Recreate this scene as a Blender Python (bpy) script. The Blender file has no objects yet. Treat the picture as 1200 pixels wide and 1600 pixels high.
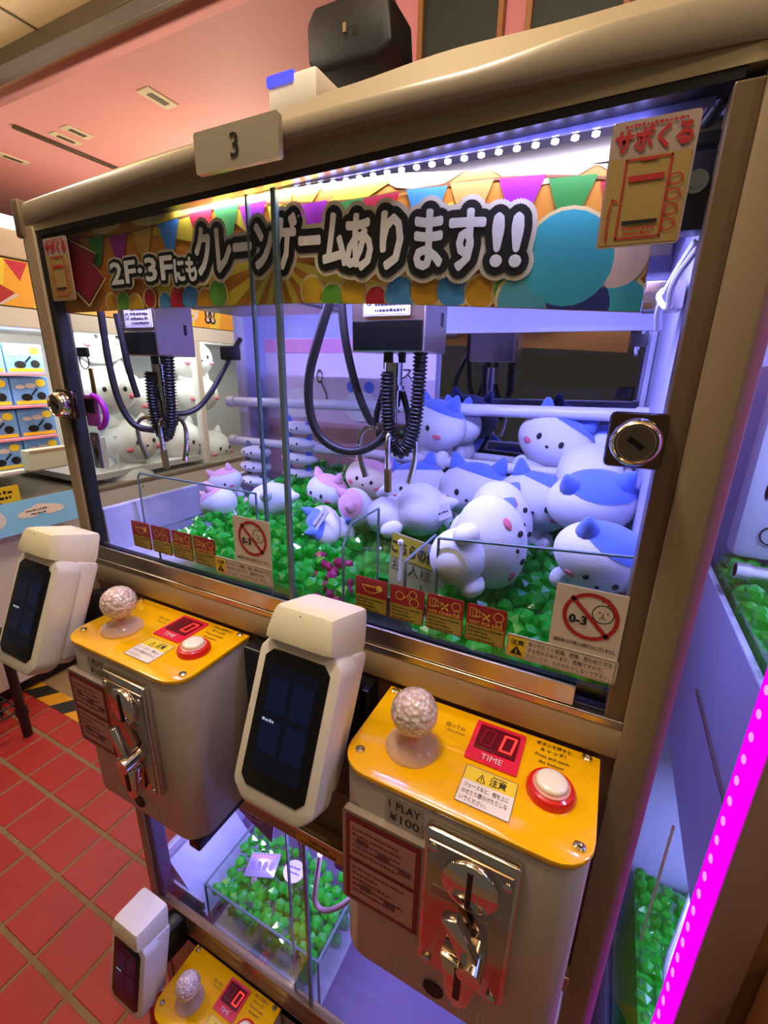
import bpy, bmesh, math, random
from mathutils import Vector, Matrix, Euler
random.seed(7)
SC = bpy.context.scene
COL = SC.collection
PI = math.pi
S = 0.42            # metres per layout unit (1 unit = camera distance to the cabinet front)
ZF = 3.93           # camera height above the floor, in units
def W(p): return Vector((p[0]*S, p[1]*S, (p[2]+ZF)*S))

# ------------------------------------------------------------------ camera
FPX = 701.6
RX = Vector((0.89305744, 0.15316448, -0.42307097))
RY = Vector((0.44948679, -0.2613804, 0.8541908))
RZ = Vector((0.02024923, -0.95300626, -0.30227312))
R3 = Matrix((RX, RY, RZ))                       # camera (right, down, forward) -> world
cam_d = bpy.data.cameras.new('camera'); cam = bpy.data.objects.new('camera', cam_d); COL.objects.link(cam)
cam_d.sensor_fit = 'VERTICAL'; cam_d.sensor_height = 36.0; cam_d.lens = FPX/1600*36.0
cam_d.clip_start = 0.01; cam_d.clip_end = 60
mw = (R3 @ Matrix(((1,0,0),(0,-1,0),(0,0,-1)))).to_4x4(); mw.translation = W((0,0,0))
cam.matrix_world = mw
SC.camera = cam
def at(u, v, x=None, y=None, z=None):
    """layout point on a real plane of the place (x, y or z = const) seen along a photo direction"""
    d = R3 @ Vector(((u-600)/FPX, (v-800)/FPX, 1))
    k = x/d.x if x is not None else (y/d.y if y is not None else z/d.z)
    return d*k

# ------------------------------------------------------------------ world, lights, exposure
wd = bpy.data.worlds.new('room_air'); SC.world = wd; wd.use_nodes = True
bg = wd.node_tree.nodes['Background']; bg.inputs[0].default_value = (1.0, 0.80, 0.62, 1); bg.inputs[1].default_value = 0.10
SC.view_settings.view_transform = 'Standard'; SC.view_settings.look = 'None'
SC.view_settings.gamma = 1.0; SC.view_settings.use_curve_mapping = False
SC.view_settings.exposure = 0.0
SC.cycles.max_bounces = 8; SC.cycles.transparent_max_bounces = 24; SC.cycles.transmission_bounces = 8
SC.cycles.caustics_reflective = False; SC.cycles.caustics_refractive = False
def area(name, p, size, power, color, rot=(0,0,0), size_y=None):
    d = bpy.data.lights.new(name, 'AREA'); d.energy = power; d.color = color; d.size = size*S
    if size_y: d.shape = 'RECTANGLE'; d.size_y = size_y*S
    o = bpy.data.objects.new(name, d); COL.objects.link(o); o.location = W(p); o.rotation_euler = rot
    return o
WARM = (1.0, 0.87, 0.70)
def lamp(name, p, r, power, color):
    d = bpy.data.lights.new(name, 'POINT'); d.energy = power; d.color = color; d.shadow_soft_size = r*S
    o = bpy.data.objects.new(name, d); COL.objects.link(o); o.location = W(p); return o
lamp('unseen_lamp', (-0.7, 0.58, 1.85), 0.14, 19.0, WARM)  # overhead light out of view, added without a fixture to reach the ceiling too
lamp('unseen_lamp', (-3.6, 0.9, 1.85), 0.14, 20.0, WARM)  # unseen lamp over the aisle, added to light floor and ceiling
lamp('unseen_lamp', (-4.3, 4.9, 1.0), 0.2, 26.0, (1.0,.82,.62))  # unseen lamp added by the far row to brighten the pink soffit
BLUE = (0.36, 0.35, 1.0)
area('banner_fill_light', (-0.87, 1.021, 0.412), 1.75, 1.0, (0.72,0.68,1.0), (math.radians(30),0,0), 0.006)  # added strip, turned away from the camera, brightens the banner front
lamp('unseen_lamp', (1.5, 0.0, 1.85), 0.14, 7.0, WARM)  # unseen fill added at the right to lift the console sides
area('cabinet_led_light', (-0.85, 1.11, 0.40), 1.75, 17.5, BLUE, (math.radians(27), 0, 0), 0.02)
area('cabinet_led_light', (-0.85, 1.06, -1.70), 1.75, 8.0, (0.42, 0.40, 1.0), (math.radians(40), 0, 0), 0.02)
area('neighbour_led_light', (1.1, 1.3, 0.42), 1.2, 9.0, (0.40,0.45,1.0), (0,0,0), 0.06)
area('neighbour_led_light', (1.1, 1.4, -1.72), 1.2, 7.0, (0.40,0.45,1.0), (0,0,0), 0.06)
area('far_row_tube_light', (-6.15, 4.2, 0.34), 0.25, 21.0, (1.0,0.98,0.93), (0,math.radians(32),0), 5.4)

# ------------------------------------------------------------------ materials
def lin(c): return tuple(((v/255)/12.92 if v/255 <= 0.04045 else ((v/255+0.055)/1.055)**2.4) for v in c)
MATS = {}
def mat(name, c, rough=0.5, metal=0.0, bump=0.0, bscale=200, var=0.0, vscale=8, emit=None, estr=0, coat=0, trans=0, sheen=0, alpha=None):
    if name in MATS: return MATS[name]
    m = bpy.data.materials.new(name); m.use_nodes = True; nt = m.node_tree; b = nt.nodes['Principled BSDF']
    col = lin(c)+(1,)
    b.inputs['Base Color'].default_value = col; b.inputs['Roughness'].default_value = rough; b.inputs['Metallic'].default_value = metal
    b.inputs['Coat Weight'].default_value = coat; b.inputs['Transmission Weight'].default_value = trans
    if sheen: b.inputs['Sheen Weight'].default_value = sheen; b.inputs['Sheen Roughness'].default_value = 0.6
    if emit: b.inputs['Emission Color'].default_value = lin(emit)+(1,); b.inputs['Emission Strength'].default_value = estr
    tc = nt.nodes.new('ShaderNodeTexCoord')
    if var:
        n = nt.nodes.new('ShaderNodeTexNoise'); n.inputs['Scale'].default_value = vscale; n.inputs['Detail'].default_value = 4
        nt.links.new(tc.outputs['Object'], n.inputs['Vector'])
        mx = nt.nodes.new('ShaderNodeMix'); mx.data_type = 'RGBA'
        mx.inputs[6].default_value = tuple(x*(1-var) for x in col[:3])+(1,); mx.inputs[7].default_value = tuple(min(1,x*(1+var)) for x in col[:3])+(1,)
        nt.links.new(n.outputs['Fac'], mx.inputs[0]); nt.links.new(mx.outputs[2], b.inputs['Base Color'])
    if bump:
        n = nt.nodes.new('ShaderNodeTexNoise'); n.inputs['Scale'].default_value = bscale; n.inputs['Detail'].default_value = 3
        nt.links.new(tc.outputs['Object'], n.inputs['Vector'])
        bp = nt.nodes.new('ShaderNodeBump'); bp.inputs['Strength'].default_value = bump; bp.inputs['Distance'].default_value = 0.002
        nt.links.new(n.outputs['Fac'], bp.inputs['Height']); nt.links.new(bp.outputs[0], b.inputs['Normal'])
    MATS[name] = m; return m
def glassmat(name, tint=(1,1,1), ior=1.45, refl=1.0, rough=0.0):
    if name in MATS: return MATS[name]
    m = bpy.data.materials.new(name); m.use_nodes = True; nt = m.node_tree; nt.nodes.clear()
    o = nt.nodes.new('ShaderNodeOutputMaterial'); mx = nt.nodes.new('ShaderNodeMixShader')
    t = nt.nodes.new('ShaderNodeBsdfTransparent'); t.inputs[0].default_value = tint+(1,)
    g = nt.nodes.new('ShaderNodeBsdfGlossy'); g.inputs['Roughness'].default_value = rough; g.inputs[0].default_value = (refl,)*3+(1,)
    lw = nt.nodes.new('ShaderNodeLayerWeight'); lw.inputs[0].default_value = 0.5
    pw = nt.nodes.new('ShaderNodeMath'); pw.operation = 'POWER'; pw.inputs[1].default_value = 5.0; nt.links.new(lw.outputs['Facing'], pw.inputs[0])
    f = nt.nodes.new('ShaderNodeMath'); f.operation = 'MULTIPLY_ADD'; f0 = ((ior-1)/(ior+1))**2*.6; f.inputs[1].default_value = 0.55*(1-f0); f.inputs[2].default_value = f0
    nt.links.new(pw.outputs[0], f.inputs[0])
    nt.links.new(f.outputs[0], mx.inputs[0]); nt.links.new(t.outputs[0], mx.inputs[1]); nt.links.new(g.outputs[0], mx.inputs[2]); nt.links.new(mx.outputs[0], o.inputs[0])
    MATS[name] = m; return m
def gemmat(name, c, c2):
    m = bpy.data.materials.new(name); m.use_nodes = True; nt = m.node_tree; nt.nodes.clear()
    o = nt.nodes.new('ShaderNodeOutputMaterial'); L = nt.links.new
    tr = nt.nodes.new('ShaderNodeBsdfTransparent'); tr.inputs[0].default_value = lin(c2)+(1,)
    tl = nt.nodes.new('ShaderNodeBsdfTranslucent'); tl.inputs[0].default_value = lin(c)+(1,)
    df = nt.nodes.new('ShaderNodeBsdfDiffuse'); df.inputs[0].default_value = lin(c)+(1,)
    gl = nt.nodes.new('ShaderNodeBsdfGlossy'); gl.inputs['Roughness'].default_value = 0.03
    tc = nt.nodes.new('ShaderNodeTexCoord'); nz = nt.nodes.new('ShaderNodeTexNoise'); nz.inputs['Scale'].default_value = 55; L(tc.outputs['Object'], nz.inputs['Vector'])
    rp = nt.nodes.new('ShaderNodeValToRGB'); rp.color_ramp.elements[0].position = .35; rp.color_ramp.elements[1].position = .68
    rp.color_ramp.elements[0].color = tuple(v*.55 for v in lin(c))+(1,); rp.color_ramp.elements[1].color = tuple(min(1,v*1.2+.05) for v in lin(c))+(1,)
    L(nz.outputs['Fac'], rp.inputs[0]); L(rp.outputs[0], tl.inputs[0]); L(rp.outputs[0], df.inputs[0])
    a = nt.nodes.new('ShaderNodeMixShader'); a.inputs[0].default_value = 0.5; L(tl.outputs[0], a.inputs[1]); L(df.outputs[0], a.inputs[2])
    b = nt.nodes.new('ShaderNodeMixShader'); b.inputs[0].default_value = 0.28; L(a.outputs[0], b.inputs[1]); L(tr.outputs[0], b.inputs[2])
    lw = nt.nodes.new('ShaderNodeLayerWeight'); lw.inputs[0].default_value = 0.5
    pw = nt.nodes.new('ShaderNodeMath'); pw.operation = 'POWER'; pw.inputs[1].default_value = 3.0; L(lw.outputs['Facing'], pw.inputs[0])
    fr = nt.nodes.new('ShaderNodeMath'); fr.operation = 'MULTIPLY_ADD'; fr.inputs[1].default_value = 0.6; fr.inputs[2].default_value = 0.16; L(pw.outputs[0], fr.inputs[0])
    d = nt.nodes.new('ShaderNodeMixShader'); L(fr.outputs[0], d.inputs[0]); L(b.outputs[0], d.inputs[1]); L(gl.outputs[0], d.inputs[2])
    L(d.outputs[0], o.inputs[0]); MATS[name] = m; return m
def frostmat(name, c, fac=0.5):
    m = bpy.data.materials.new(name); m.use_nodes = True; nt = m.node_tree; b = nt.nodes['Principled BSDF']; o = nt.nodes['Material Output']
    b.inputs['Base Color'].default_value = lin(c)+(1,); b.inputs['Roughness'].default_value = .15
    t = nt.nodes.new('ShaderNodeBsdfTransparent'); mx = nt.nodes.new('ShaderNodeMixShader'); mx.inputs[0].default_value = fac
    nt.links.new(b.outputs[0], mx.inputs[1]); nt.links.new(t.outputs[0], mx.inputs[2]); nt.links.new(mx.outputs[0], o.inputs[0]); MATS[name] = m; return m
def emitmat(name, c, s):
    if name in MATS: return MATS[name]
    m = bpy.data.materials.new(name); m.use_nodes = True; nt = m.node_tree; nt.nodes.clear()
    o = nt.nodes.new('ShaderNodeOutputMaterial'); e = nt.nodes.new('ShaderNodeEmission')
    e.inputs[0].default_value = lin(c)+(1,); e.inputs[1].default_value = s; nt.links.new(e.outputs[0], o.inputs[0]); MATS[name] = m; return m

CREAM = mat('cream_enamel', (172,156,130), 0.35, var=0.04, vscale=3, bump=0.03, bscale=60)
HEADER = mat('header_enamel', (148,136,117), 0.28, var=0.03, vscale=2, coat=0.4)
BROWNFR = mat('brown_shaded_frame', (112,92,70), 0.4, 0.1, var=0.06)  # door frame paint with recess shade and brown reflection put into the colour
DARKFR = mat('dark_inner_frame', (20,20,26), 0.4)
STEEL = mat('brushed_steel', (190,178,160), 0.3, 1.0, bump=0.05, bscale=300)
CHROME = mat('chrome', (225,220,215), 0.08, 1.0, bump=0.02, bscale=20)
BLACKP = mat('black_plastic', (14,13,15), 0.35, bump=0.05)
BLACKM = mat('black_satin', (8,8,10), 0.25)
WHITEP = mat('white_plastic', (232,226,214), 0.42, bump=0.05, bscale=400, var=0.02)
HEADP = mat('cream_plastic', (240,232,205), 0.42, bump=0.05, bscale=400)
BODY = mat('console_silver_paint', (196,184,172), 0.33, 0.15, bump=0.03, bscale=500, var=0.03)
YELLOW = mat('yellow_acrylic', (248,186,2), 0.12, coat=0.6)
RED = mat('red_plastic', (214,32,18), 0.2, coat=0.5)
REDPRINT = mat('red_print', (176,34,36), 0.5)
DKRED = mat('dark_red_print', (150,40,44), 0.45)
PINKRED = mat('display_pink', (226,34,66), 0.15, coat=0.5)
BUTTON = mat('button_cream', (245,234,205), 0.25, coat=0.4)
INK = mat('black_ink', (14,13,14), 0.5)
PAPER = mat('sticker_paper', (214,202,194), 0.5)
YPAPER = mat('yellow_paper', (238,206,40), 0.5)
CARDRED = mat('card_red', (148,32,38), 0.4)
CARDYEL = mat('card_yellow', (160,146,56), 0.45)
LAV = mat('lavender_panel', (196,194,214), 0.4)
WHITEIN = mat('white_interior', (190,190,226), 0.5)
GLASS = glassmat('clear_glass', (0.93,0.95,0.96), 1.45, 0.8)
ACRYL = glassmat('clear_acrylic', (0.95,0.97,0.97), 1.3, 0.9)
EDGE = mat('glass_edge', (110,134,140), 0.2, 0.3)
GEM = gemmat('green_gem', (36,255,60), (70,255,100))
GEMP = gemmat('pink_gem', (220,30,130), (250,120,200))
PLUSHW = mat('white_plush', (236,236,242), 0.95, bump=0.5, bscale=900, sheen=0.4)
PLUSHB = mat('blue_plush', (92,128,232), 0.95, bump=0.5, bscale=900, sheen=0.4)
PLUSHP = mat('pink_plush', (240,176,196), 0.95, bump=0.5, bscale=900, sheen=0.4)
PLUSHC = mat('cream_plush', (246,222,190), 0.95, bump=0.5, bscale=900, sheen=0.4)
EYE = mat('embroidery_dark', (26,24,34), 0.7)
CHEEK = mat('cheek_pink', (236,120,140), 0.9)
RODM = mat('white_rod', (222,222,230), 0.35)
GREYT = mat('grey_tube', (40,36,35), 0.4)
HOSE = mat('black_hose', (10,10,14), 0.3)
MIRROR = mat('mirror', (150,150,158), 0.03, 1.0)
LEDW = emitmat('led_white', (150,150,255), 60)
SCREEN = mat('dim_screen', (10,13,28), 0.08, emit=(18,32,84), estr=0.05)

# ------------------------------------------------------------------ mesh builder (layout units)
class MB:
    def __init__(s): s.b = bmesh.new()
    def _add(s, other, M=None):
        if M is not None: bmesh.ops.transform(other, matrix=M, verts=other.verts)
        me = bpy.data.meshes.new('tmp'); other.to_mesh(me); other.free(); s.b.from_mesh(me); bpy.data.meshes.remove(me); return s
    def box(s, x0, x1, y0, y1, z0, z1, bev=0, seg=2, M=None):
        t = bmesh.new(); bmesh.ops.create_cube(t, size=1)
        bmesh.ops.transform(t, matrix=Matrix.Translation(((x0+x1)/2,(y0+y1)/2,(z0+z1)/2)) @ Matrix.Diagonal((abs(x1-x0),abs(y1-y0),abs(z1-z0),1)), verts=t.verts)
        if bev: bmesh.ops.bevel(t, geom=t.edges[:], offset=bev, segments=seg, affect='EDGES', profile=0.5)
        return s._add(t, M)
    def cyl(s, p0, p1, r, seg=16, r2=None, M=None):
        p0, p1 = Vector(p0), Vector(p1); d = p1-p0; t = bmesh.new()
        bmesh.ops.create_cone(t, cap_ends=True, segments=seg, radius1=r, radius2=r if r2 is None else r2, depth=d.length)
        q = d.to_track_quat('Z','Y').to_matrix().to_4x4(); q.translation = (p0+p1)/2
        bmesh.ops.transform(t, matrix=q, verts=t.verts); return s._add(t, M)
    def tube(s, pts, r, seg=10, smooth=0, M=None):
        pts = [Vector(p) for p in pts]
        for _ in range(smooth):
            n = [pts[0]]
            for a, b in zip(pts, pts[1:]): n += [a*.75+b*.25, a*.25+b*.75]
            n.append(pts[-1]); pts = n
        t = bmesh.new(); rings = []; up = None
        for i, p in enumerate(pts):
            d = (pts[min(i+1,len(pts)-1)]-pts[max(i-1,0)]).normalized()
            if up is None: up = d.orthogonal().normalized()
            else: up = (up - d*up.dot(d)).normalized()
            sd = d.cross(up); rr = r(i/(len(pts)-1)) if callable(r) else r
            rings.append([t.verts.new(p+(up*math.cos(2*PI*k/seg)+sd*math.sin(2*PI*k/seg))*rr) for k in range(seg)])
        for a, b in zip(rings, rings[1:]):
            for k in range(seg): t.faces.new((a[k], a[(k+1)%seg], b[(k+1)%seg], b[k]))
        t.faces.new(rings[0][::-1]); t.faces.new(rings[-1]); return s._add(t, M)
    def ell(s, c, r, sub=2, M=None, seg=None):
        t = bmesh.new()
        if seg: bmesh.ops.create_uvsphere(t, u_segments=seg, v_segments=max(6,seg//2), radius=1)
        else: bmesh.ops.create_icosphere(t, subdivisions=sub, radius=1)
        bmesh.ops.transform(t, matrix=Matrix.Translation(c) @ Matrix.Diagonal((r[0],r[1],r[2],1)), verts=t.verts); return s._add(t, M)
    def poly(s, pts, M=None):
        t = bmesh.new(); t.faces.new([t.verts.new(p) for p in pts]); return s._add(t, M)
    def prism(s, poly, d, bev=0, M=None):
        """poly: 3D outline, d: extrusion vector"""
        t = bmesh.new(); d = Vector(d); a = [t.verts.new(p) for p in poly]; b = [t.verts.new(Vector(p)+d) for p in poly]; n = len(a)
        t.faces.new(a[::-1]); t.faces.new(b)
        for i in range(n): t.faces.new((a[i], a[(i+1)%n], b[(i+1)%n], b[i]))
        bmesh.ops.recalc_face_normals(t, faces=t.faces[:])
        if bev: bmesh.ops.bevel(t, geom=t.edges[:], offset=bev, segments=2, affect='EDGES', profile=0.5)
        return s._add(t, M)
    def lathe(s, prof, c=(0,0,0), seg=24, M=None):
        t = bmesh.new(); rings = []
        for r, z in prof: rings.append([t.verts.new((c[0]+r*math.cos(2*PI*k/seg), c[1]+r*math.sin(2*PI*k/seg), c[2]+z)) for k in range(seg)])
        for a, b in zip(rings, rings[1:]):
            for k in range(seg): t.faces.new((a[k], a[(k+1)%seg], b[(k+1)%seg], b[k]))
        t.faces.new(rings[0][::-1]); t.faces.new(rings[-1]); bmesh.ops.recalc_face_normals(t, faces=t.faces[:]); return s._add(t, M)
    def map(s, fn):
        for v in s.b.verts: v.co = Vector(fn(v.co))
        return s
    def mesh(s, name, m, org=(0,0,0), smooth=False):
        me = bpy.data.meshes.new(name); org = Vector(org)
        for v in s.b.verts: v.co = (v.co-org)*S
        s.b.to_mesh(me); s.b.free(); me.materials.append(m)
        if smooth:
            for p in me.polygons: p.use_smooth = True
            if smooth != 'all':
                try: me.set_sharp_from_angle(angle=math.radians(38))
                except Exception: pass
        return me
ORG = {}
def tag(o, label, cat, group=None):
    o['label'] = label; o['category'] = cat
    if group: o['group'] = group
    return o
def root(name, label, cat, p, group=None, rot=None):
    """Empty at the thing's base. Without rot its parts are given in layout coordinates; with rot in its own coordinates."""
    o = bpy.data.objects.new(name, None); COL.objects.link(o); o.location = W(p); o.empty_display_size = 0.02
    if rot is not None: o.rotation_euler = rot; ORG[o] = Vector((0,0,0))
    else: ORG[o] = Vector(p)
    return tag(o, label, cat, group)
def part(name, mb, m, parent, smooth=True, label=None, kind=None):
    org = ORG[parent]
    o = bpy.data.objects.new(name, mb.mesh(name, m, org, smooth)); COL.objects.link(o); o.parent = parent; ORG[o] = org
    if label: o['label'] = label
    if kind: o['kind'] = kind
    return o
def single(name, label, cat, mb, m, group=None, smooth=True):
    mb.b.verts.ensure_lookup_table()
    c = Vector(); lo = Vector((1e9,)*3); hi = -lo
    for v in mb.b.verts:
        for k in range(3): lo[k] = min(lo[k], v.co[k]); hi[k] = max(hi[k], v.co[k])
    org = Vector(((lo.x+hi.x)/2, (lo.y+hi.y)/2, lo.z))
    o = bpy.data.objects.new(name, mb.mesh(name, m, org, smooth)); COL.objects.link(o); o.location = W(org); ORG[o] = org
    return tag(o, label, cat, group) if label else o
def struct(name, mb, m, label=None, smooth=False):
    o = single(name, None, None, mb, m, None, smooth); o['kind'] = 'structure'
    if label: o['label'] = label
    return o
def copytree(o, parent=None):
    c = o.copy(); COL.objects.link(c); c.parent = parent; ORG[c] = ORG.get(o, Vector())
    for ch in list(o.children): copytree(ch, c)
    return c

# ------------------------------------------------------------------ lettering
TXT = {}
def textverts(body, bold=0.0):
    k = (body, bold)
    if k not in TXT:
        c = bpy.data.curves.new('lettering','FONT'); c.body = body; c.offset = bold; c.resolution_u = 2; c.size = 1
        o = bpy.data.objects.new('lettering', c); COL.objects.link(o)
        me = bpy.data.meshes.new_from_object(o.evaluated_get(bpy.context.evaluated_depsgraph_get()))
        TXT[k] = ([v.co.copy() for v in me.vertices], [tuple(p.vertices) for p in me.polygons])
        bpy.data.meshes.remove(me); bpy.data.objects.remove(o); bpy.data.curves.remove(c)
    return TXT[k]
def frame(o, xdir, ydir):
    x = Vector(xdir).normalized(); y = Vector(ydir).normalized(); n = x.cross(y)
    M = Matrix((x, y, n)).transposed().to_4x4(); M.translation = Vector(o); return M
def letters(mb, body, M, h, w=None, x=0, y=0, bold=0.0, lift=0.002, align='L', fn=None, ref=None):
    """flat lettering: cap height h, optional width w, in frame M (x right, y up, normal out)"""
    vs, fs = textverts(body, bold)
    rv = textverts(body, 0.0)[0] if ref is None else ref
    x0 = min(v.x for v in rv); x1 = max(v.x for v in rv); k = h/0.72
    kx = k if w is None else w/(x1-x0)
    off = 0 if align == 'L' else -(x1-x0)*kx/2
    vv = []
    for v in vs:
        p = Vector((x+off+(v.x-x0)*kx, y+v.y*k, lift))
        vv.append(mb.b.verts.new(fn(p) if fn else M @ p))
    for f in fs:
        try: mb.b.faces.new([vv[i] for i in f])
        except ValueError: pass
    return mb
def fat(mb, body, M, h, rad, n, **kw):
    """letters thickened by stamping shifted copies; rad in the same length as h"""
    x = kw.pop('x'); y = kw.pop('y'); asp = kw.pop('asp', 1.0)
    f0 = kw.pop('fn')
    for i in range(n+1):
        q = 0 if i == n else 1
        letters(mb, body, M, h, x=x+q*rad*math.cos(2*PI*i/n), y=y+q*rad*asp*math.sin(2*PI*i/n), fn=(lambda p, i=i: f0(p)-Vector((0,.00003*i,0))), **kw)
    return mb
def rect(mb, M, x0, x1, y0, y1, lift=0.001):
    return mb.poly([M @ Vector(p) for p in ((x0,y0,lift),(x1,y0,lift),(x1,y1,lift),(x0,y1,lift))])
def outline(mb, M, x0, x1, y0, y1, t, lift=0.0015):
    rect(mb,M,x0,x1,y0,y0+t,lift); rect(mb,M,x0,x1,y1-t,y1,lift); rect(mb,M,x0,x0+t,y0,y1,lift); rect(mb,M,x1-t,x1,y0,y1,lift); return mb
def rrect2(x0, x1, y0, y1, r, n=4):
    out = []
    for cx, cy, a in ((x1-r,y1-r,0),(x0+r,y1-r,90),(x0+r,y0+r,180),(x1-r,y0+r,270)):
        for k in range(n+1): t = math.radians(a+90*k/n); out.append((cx+r*math.cos(t), cy+r*math.sin(t)))
    return out
def slab(mb, M, x0, x1, y0, y1, r, th, z0=0.0, bev=0, n=4):
    return mb.prism([M @ Vector((a,b,z0)) for a, b in rrect2(x0,x1,y0,y1,r,n)], (M.to_3x3() @ Vector((0,0,1)))*th, bev)
def disc(mb, M, cx, cy, r, lift=0.001, seg=24, sy=1.0):
    return mb.poly([M @ Vector((cx+r*math.cos(2*PI*k/seg), cy+sy*r*math.sin(2*PI*k/seg), lift)) for k in range(seg)])
def ring(mb, M, cx, cy, r0, r1, lift=0.0015, seg=32, a0=0, a1=2*PI, sy=1.0):
    for k in range(seg):
        t0 = a0+(a1-a0)*k/seg; t1 = a0+(a1-a0)*(k+1)/seg
        mb.poly([M @ Vector((cx+r*math.cos(t), cy+sy*r*math.sin(t), lift)) for r, t in ((r0,t0),(r1,t0),(r1,t1),(r0,t1))])
    return mb
def stroke(mb, M, pts, t, lift=0.0015):
    for a, b in zip(pts, pts[1:]):
        a = Vector(a); b = Vector(b); d = (b-a).normalized(); n = Vector((-d.y, d.x))*t/2
        mb.poly([M @ Vector((p.x,p.y,lift)) for p in (a-n-d*t*.3, b-n+d*t*.3, b+n+d*t*.3, a+n-d*t*.3)])
    return mb
def dashes(mb, M, x, y, w, h, lift=0.003):
    """a line of print too small to read"""
    rr = random.Random(int(x*9999+y*7777+w*333)); e = x+w
    while x < e-h*.4:
        d = min(h*rr.uniform(.5,1.4), e-x); rect(mb,M,x,x+d,y,y+h*rr.uniform(.6,1),lift); x += d+h*rr.uniform(.25,.5)
    return mb
# ================================================================== THE SETTING
TILE = mat('red_tile', (186,52,44), 0.42, var=0.16, vscale=5, bump=0.12, bscale=40)
GROUT = mat('tile_grout', (150,124,88), 0.9, var=0.2, vscale=30, bump=0.5, bscale=90)
BEIGEF = mat('beige_floor', (168,146,104), 0.55, var=0.12, vscale=6)
fl = struct('floor', MB().box(-9,3.2,-2.2,9,-ZF-0.1,-ZF-0.005), GROUT, 'red quarry tile floor with sandy grout')
ORG[fl] = ORG[fl]
ox, oy_, px_, py_ = -4.246, 1.135, 0.4125, 0.386
tm = MB().box(-(px_-.027)/2,(px_-.027)/2,-(py_-.036)/2,(py_-.036)/2,-0.03,0,0.004,1).mesh('tile', TILE, (0,0,0))
for j in range(-6, 3):
    for i in range(-5, 17):
        cx = ox+(i+.5)*px_; cy = oy_+(j+.5)*py_
        o = bpy.data.objects.new('tile', tm); COL.objects.link(o); o.parent = fl
        o.location = (Vector((cx,cy,-ZF+random.uniform(-.002,.002)))-ORG[fl])*S; o.rotation_euler = (random.uniform(-.003,.003), random.uniform(-.003,.003), 0)
part('beige_floor', MB().box(-9,3.2,2.385,9,-ZF-.005,-ZF+.002), BEIGEF, fl, False)
tp = root('hazard_tape', 'yellow and black striped hazard tape along the edge of the red tiles', 'tape', (-3,2.29,-ZF))
HB = mat('tape_black', (40,40,38), 0.6, bump=.1); HY = mat('tape_yellow', (238,172,16), 0.5, bump=.1)
for k in range(26):
    x0 = -6.9+.28*k; zz = -ZF
    part('stripe', MB().prism([(x0,2.19,zz),(x0+.28,2.19,zz),(x0+.42,2.387,zz),(x0+.14,2.387,zz)],(0,0,.006)), HB if k%2 else HY, tp, False)
CEILC = mat('cream_ceiling', (226,196,140), 0.35, var=0.06, vscale=2)
CEILP = mat('pink_ceiling', (232,158,148), 0.65, var=0.06, vscale=1.2)
PINKW = mat('pink_wall', (206,126,134), 0.5, var=0.05, vscale=2)
struct('ceiling', MB().box(-9,3.2,-2.2,2.90,2.32,2.42), CEILC, 'cream panelled ceiling')
pc = struct('ceiling_soffit', MB().box(-9,3.2,2.88,9,2.20,2.42), CEILP, 'glossy pink ceiling soffit')
RAIL = mat('rail_bronze', (92,78,56), 0.4, 0.4)
struct('trim_1', MB().box(-9,3.2,2.58,2.70,2.22,2.32,.01).box(-9,3.2,2.74,2.78,2.26,2.32), RAIL, 'dark bronze ceiling rail')
for k, xx in enumerate((-5.6,-4.2,-2.9)): struct('trim_%d' % (k+2), MB().box(xx,xx+.015,-2.2,2.58,2.312,2.32), RAIL)
VENT = mat('vent_cream', (222,206,160), 0.5)
for k, (u, v, w, h) in enumerate(((247,153,.16,.30),(121,206,.14,.26),(103,216,.12,.28),(20,247,.12,.3))):
    c = at(u,v,z=2.2); r = root('ceiling_vent', ('small cream ceiling plate on the pink soffit nearest the bronze rail','cream ceiling plate beside the dark track end','shorter cream ceiling plate with a red mark','cream ceiling plate far along the pink soffit')[k], 'ceiling plate', (c.x,c.y,2.2), 'plates on the pink soffit')
    part('plate', MB().box(c.x-w/2,c.x+w/2,c.y-h/2,c.y+h/2,2.19,2.2,.003,1), VENT, r, False)
    part('slot', MB().box(c.x-w*.2,c.x+w*.2,c.y-h*.3,c.y+h*.3,2.187,2.191), RAIL, r, False)
a = at(20,195,z=2.2)
single('ceiling_track', 'narrow dark track screwed to the pink soffit', 'ceiling track', MB().box(a.x-.03,a.x+.03,a.y,a.y+1.15,2.175,2.2,.005,1), RAIL)
wb = struct('wall_back', MB().box(-1.38,3.2,2.80,2.9,-ZF,2.32), PINKW, 'pink wall behind the cabinet')
WOOD = mat('orange_wood', (150,96,48), 0.45, var=.2, vscale=12)
BOARD = mat('dark_board', (30,34,26), 0.6, var=.1)
for k, (u0, v0, u1, v1) in enumerate(((662,80,778,50),(832,36,975,2))):
    a = at(u0,v0,y=2.78); b = at(u1,v1,y=2.78); zb = min(a.z,b.z)
    r = root('menu_board', ('dark board in an orange wooden frame beside the speaker','wider dark framed board next to the first one')[k], 'board', ((a.x+b.x)/2,2.78,zb-.43))
    part('panel', MB().box(a.x,b.x,2.77,2.8,zb-.4,zb+.55), BOARD, r, False)
    for x0, x1, z0, z1 in ((a.x-.03,a.x,zb-.43,zb+.58),(b.x,b.x+.03,zb-.43,zb+.58),(a.x,b.x,zb-.43,zb-.4),(a.x,b.x,zb+.55,zb+.58)):
        part('frame_bar', MB().box(x0,x1,2.75,2.8,z0,z1,.004,1), WOOD, r, False)
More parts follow.
